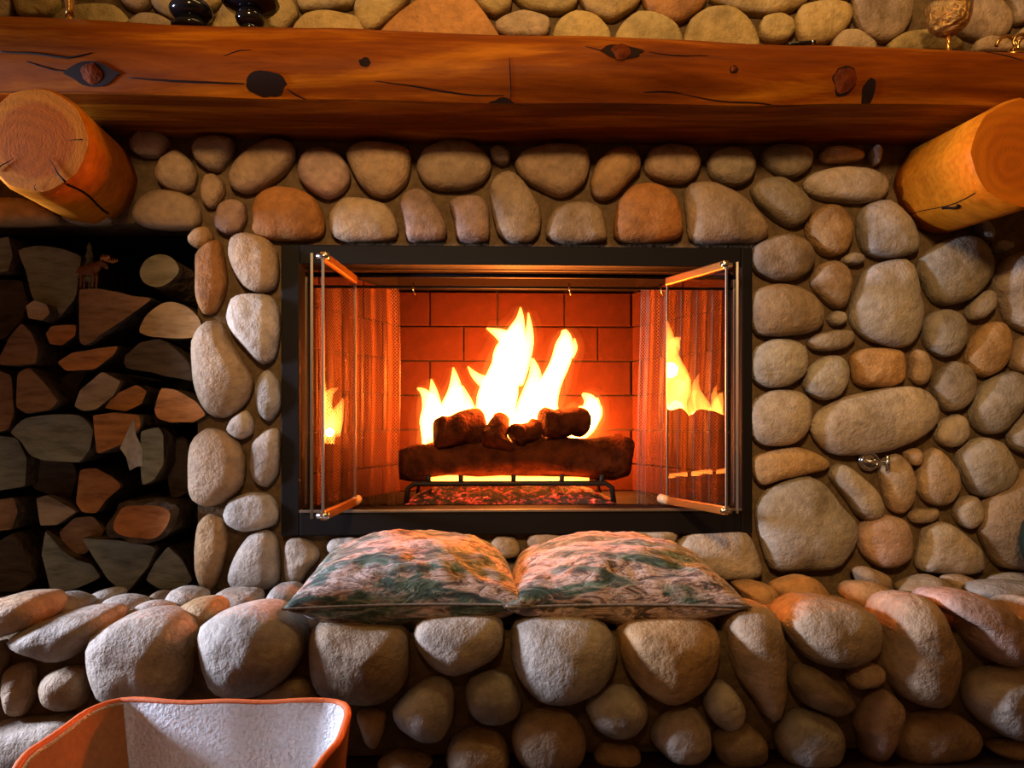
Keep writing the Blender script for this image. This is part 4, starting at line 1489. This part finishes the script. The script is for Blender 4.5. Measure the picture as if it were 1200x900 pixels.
# ------------------------------------------------------------------ cushions
def cushion(label, cx, w, dpt, t, yaw, seed, z0=0.298, cy=-0.215):
    o = thing('tapestry_cushion', label, 'cushion', (cx, cy, z0), 'tapestry cushions on the hearth')
    o.rotation_euler = (math.radians(4), 0, yaw)
    N = 44
    bm = bmesh.new()
    edge = {}

    def P(u, v, side):
        x = w / 2 * u * (1 - 0.09 * (1 - v * v))
        x *= 1 - 0.16 * max(0, v) ** 2
        y = dpt / 2 * v * (1 - 0.09 * (1 - u * u))
        th = max(0, 1 - abs(u) ** 2.3) ** 0.52 * max(0, 1 - abs(v) ** 3.0) ** 0.46
        zt = t * (0.55 if side > 0 else 0.45)
        q = Vector((x, y, 0.45 * t + side * zt * th))
        wr = noise.noise(Vector((x * 12 + seed, y * 26, side))) * 0.013 + noise.noise(Vector((x * 40, y * 60 + seed, side * 3))) * 0.004
        # creases running in from the corners and seams
        cr = abs(u * v)
        wr += 0.006 * math.sin((math.atan2(v, u)) * 26 + seed) * max(abs(u), abs(v)) ** 3 * th
        q.z += side * wr * min(1, th * 1.6)
        return q
    tops, bots = {}, {}
    for i in range(N + 1):
        for j in range(N + 1):
            u, v = -1 + 2 * i / N, -1 + 2 * j / N
            u = math.sin(u * PI / 2) * 0.35 + u * 0.65
            v = math.sin(v * PI / 2) * 0.35 + v * 0.65
            tops[i, j] = bm.verts.new(P(u, v, 1))
            bots[i, j] = tops[i, j] if i in (0, N) or j in (0, N) else bm.verts.new(P(u, v, -1))
    for i in range(N):
        for j in range(N):
            bm.faces.new((tops[i, j], tops[i + 1, j], tops[i + 1, j + 1], tops[i, j + 1]))
            bm.faces.new((bots[i, j], bots[i, j + 1], bots[i + 1, j + 1], bots[i + 1, j]))
    from_bm('cover', bm, 'tapestry', o)
    loop = [P(-1 + 2 * k / 24, -1, 1) for k in range(24)] + [P(1, -1 + 2 * k / 24, 1) for k in range(24)] + \
           [P(1 - 2 * k / 24, 1, 1) for k in range(24)] + [P(-1, 1 - 2 * k / 24, 1) for k in range(24)]
    loop.append(loop[0])
    bm = bmesh.new()
    tube(bm, [tuple(q) for q in loop], 0.0026, 6, False)
    from_bm('piping', bm, 'piping', o)
    return o


cushion('green and pink woodland tapestry cushion lying on the hearth nearer the firewood', -0.222, 0.445, 0.36, 0.158, 0.03, 2.0)
cushion('pink and brown woodland tapestry cushion lying on the hearth nearer the gas valve', 0.190, 0.455, 0.36, 0.150, -0.02, 11.0)

# ------------------------------------------------------------------ pet bed
bed = thing('pet_bed', 'fleece lined soft pet bed with bright orange piped rim before the hearth', 'pet bed', (-0.47, -0.80, 0.06))
bi = Vector((0.47, 0.80, -0.06))
RZ = 0.265
plan = [(-0.640, -0.592), (-0.56, -0.602), (-0.46, -0.606), (-0.36, -0.607), (-0.300, -0.609), (-0.276, -0.640), (-0.268, -0.705), (-0.268, -0.770), (-0.288, -0.840),
        (-0.32, -0.92), (-0.40, -0.97), (-0.50, -0.98), (-0.60, -0.95), (-0.655, -0.87), (-0.674, -0.785), (-0.672, -0.740), (-0.671, -0.691), (-0.668, -0.630)]
loop = arc_resample(catmull(plan, 200), 72)
bc = Vector((-0.47, -0.78))
rim_z = []
for x, y in loop:
    dip = 0.055 * max(0, (-0.80 - y) / 0.18)            # lower entry at the front
    rim_z.append(RZ - dip + 0.0012 * math.sin(x * 50))


def shell(off_top, off_bot, z_bot, mat, name, flip=False):
    bm = bmesh.new()
    rows = []
    for f in (0, 0.15, 0.35, 0.6, 0.8, 1.0):
        row = []
        for (x, y), rz in zip(loop, rim_z):
            v = Vector((x, y)) - bc
            off = off_top + (off_bot - off_top) * f + 0.012 * math.sin(PI * f) * (1 if off_bot < 0.0 else -1) * 0
            k = 1 - off / v.length
            p = bc + v * k
            q = Vector((p.x, p.y, rz + (z_bot - rz) * f))
            q += noise.noise_vector(q * 13) * 0.006 * math.sin(PI * f)
            row.append(bm.verts.new(q))
        rows.append(row)
    m = len(loop)
    for A, B in zip(rows, rows[1:]):
        for i in range(m):
            bm.faces.new((A[i], A[(i + 1) % m], B[(i + 1) % m], B[i]))
    bm.faces.new(rows[-1])
    o = from_bm(name, bm, mat, bed, bi)
    return o


shell(0.0, 0.025, 0.062, 'suede_and_shade', 'outer_wall')
shell(0.012, 0.055, 0.115, 'fleece', 'fleece_lining')
# tan panel over the near-left lining, painting in its warm shade
bm = bmesh.new()
rows = []
ids = [i for i, (x, y) in enumerate(loop) if x < -0.655 or (x < -0.622 and y > -0.66)]
k0 = next(i for i in ids if (i - 1) % len(loop) not in ids)
order = []
i = k0
while i in ids:
    order.append(i)
    i = (i + 1) % len(loop)
for f in (0.0, 0.25, 0.5, 0.75, 0.97):
    row = []
    for i in order:
        v = Vector(loop[i]) - bc
        p = bc + v * (1 - (0.017 + 0.043 * f) / v.length)
        row.append(bm.verts.new((p.x, p.y, rim_z[i] - 0.002 + (0.115 - rim_z[i]) * f)))
    rows.append(row)
for A, B in zip(rows, rows[1:]):
    for a in range(len(A) - 1):
        bm.faces.new((A[a], A[a + 1], B[a + 1], B[a]))
sp_ = from_bm('side_panel', bm, 'suede_and_shade', bed, bi)
sp_['label'] = 'left lining in painted warm shade'
bm = bmesh.new()
pts = []
for i in list(range(len(loop))) + [0]:
    x, y = loop[i]
    v = (Vector((x, y)) - bc)
    p = bc + v * (1 - 0.006 / v.length)
    pts.append((p.x, p.y, rim_z[i]))
tube(bm, pts, 0.0052, 8, False)
from_bm('rim_piping', bm, 'orange', bed, bi)

# ------------------------------------------------------------------ gas valve in the stone wall
valve = thing('gas_valve_key', 'chrome gas valve with key set in the stone wall', 'valve', (0.833, -0.005, 0.599))
bm = bmesh.new()
tube(bm, [(0, 0.0, 0), (0, -0.008, 0), (0, -0.011, 0)], [0.025, 0.025, 0.021], 28)
from_bm('escutcheon', bm, 'chrome', valve)
bm = bmesh.new()
ringp = [(0.019 * math.cos(a), -0.013, 0.019 * math.sin(a)) for a in [2 * PI * k / 28 for k in range(29)]]
tube(bm, ringp, 0.0032, 6, False)
from_bm('ring', bm, 'chrome', valve)
bm = bmesh.new()
tube(bm, [(0, -0.01, 0), (0, -0.040, 0)], 0.006, 10)
tube(bm, [(-0.030, -0.042, 0.001), (0.024, -0.042, -0.001)], 0.0035, 8)
tube(bm, [(0.026, -0.042, 0.014), (0.028, -0.042, -0.022)], 0.0055, 8)
from_bm('key', bm, 'chrome', valve)

# ------------------------------------------------------------------ dark green vessel cut by the right edge
gv = thing('green_vessel', 'dark green rounded vessel standing on the hearth at the right picture edge', 'vessel', (1.186, -0.15, 0.335))
bm = bmesh.new()
lathe(bm, [(0.030, 0.0), (0.046, 0.015), (0.066, 0.055), (0.073, 0.092), (0.066, 0.130), (0.046, 0.160), (0.030, 0.172), (0.027, 0.172)], 36)
from_bm('body', bm, 'green', gv)
bm = bmesh.new()
lathe(bm, [(0.030, 0.170), (0.034, 0.176), (0.033, 0.184), (0.025, 0.186)], 28)
from_bm('rim', bm, 'green', gv)

# ------------------------------------------------------------------ things on the mantel


def mantel_z(x):
    return beam_prof(x)[10][1]


def turned(name, label, cat, x, y, parts, group=None):
    o = thing(name, label, cat, (x, y, mantel_z(x)), group)
    for pn, mat, prof in parts:
        bm = bmesh.new()
        lathe(bm, prof, 28)
        from_bm(pn, bm, mat, o)
    return o


turned('brass_candlestick', 'slender polished brass candlestick at the left end of the mantel', 'candlestick', -0.958, -0.135,
       [('foot', 'brass', [(0.012, 0), (0.013, 0.004), (0.009, 0.010), (0.008, 0.016)]),
        ('stem', 'brass', [(0.008, 0.014), (0.0085, 0.03), (0.011, 0.06), (0.015, 0.09), (0.017, 0.11)]),
        ('cup', 'brass', [(0.017, 0.108), (0.035, 0.115), (0.036, 0.12), (0.016, 0.123), (0.016, 0.16), (0.013, 0.16)])])
turned('black_candle_holder', 'glossy black turned candle holder with broad foot on the mantel', 'candle holder', -0.705, -0.130,
       [('foot', 'blackglaze', [(0.040, 0), (0.041, 0.008), (0.032, 0.014), (0.030, 0.024)]),
        ('bulb', 'blackglaze', [(0.030, 0.022), (0.043, 0.034), (0.045, 0.044), (0.038, 0.056), (0.020, 0.064), (0.018, 0.09)]),
        ('cup', 'blackglaze', [(0.018, 0.088), (0.034, 0.10), (0.036, 0.115), (0.030, 0.115)])], 'black candle holders on the mantel')
turned('black_candle_holder', 'glossy black turned candle holder with narrow foot and wide dish on the mantel', 'candle holder', -0.580, -0.130,
       [('foot', 'blackglaze', [(0.020, 0), (0.020, 0.010), (0.018, 0.012)]),
        ('bulb', 'blackglaze', [(0.018, 0.010), (0.028, 0.020), (0.031, 0.030), (0.028, 0.040), (0.022, 0.046)]),
        ('dish', 'blackglaze', [(0.022, 0.044), (0.052, 0.054), (0.061, 0.064), (0.058, 0.072), (0.03, 0.076), (0.022, 0.12)])], 'black candle holders on the mantel')
turned('brass_goblet', 'ornate shiny brass goblet near the right end of the mantel', 'goblet', 0.950, -0.135,
       [('stem', 'brass', [(0.012, 0), (0.0125, 0.006), (0.006, 0.012), (0.006, 0.030), (0.009, 0.046)]),
        ('bowl', 'hammered', [(0.009, 0.044), (0.026, 0.052), (0.040, 0.066), (0.046, 0.085), (0.048, 0.11), (0.045, 0.11), (0.02, 0.07)])])
orn = thing('brass_ornament', 'small curled brass leaf ornament at the right end of the mantel', 'ornament', (1.095, -0.135, mantel_z(1.095)))
for k, (sx, ph) in enumerate(((1, 0.2), (-1, 0.0), (1, 0.9))):
    bm = bmesh.new()
    pts, rad = [], []
    for i in range(16):
        f = i / 15
        a = f * 4.6 + ph
        r = 0.030 * (1 - 0.75 * f)
        pts.append((sx * (0.016 + r * math.cos(a)) + 0.012 * k, 0.008 * k - 0.004, 0.030 + r * math.sin(a)))
        rad.append(0.0045 * (1 - 0.6 * f))
    tube(bm, pts, rad, 8)
    from_bm('curl', bm, 'brass', orn)
bm = bmesh.new()
lathe(bm, [(0.030, 0), (0.030, 0.006), (0.012, 0.010), (0.008, 0.022)], 20)
from_bm('foot', bm, 'brass', orn)
stk = thing('black_stick', 'short thin black stick lying on the mantel right of centre', 'stick', (0.615, -0.150, mantel_z(0.615)))
bm = bmesh.new()
tube(bm, [(-0.032, 0, 0.004), (-0.03, 0, 0.005), (0.028, 0, 0.011), (0.030, 0, 0.011)], [0.003, 0.005, 0.005, 0.003], 10)
from_bm('shaft', bm, 'blackglaze', stk)
bm = bmesh.new()
tube(bm, [(0.020, 0, 0.0102), (0.024, 0, 0.0106)], 0.0058, 10)
from_bm('band', bm, 'chrome', stk)
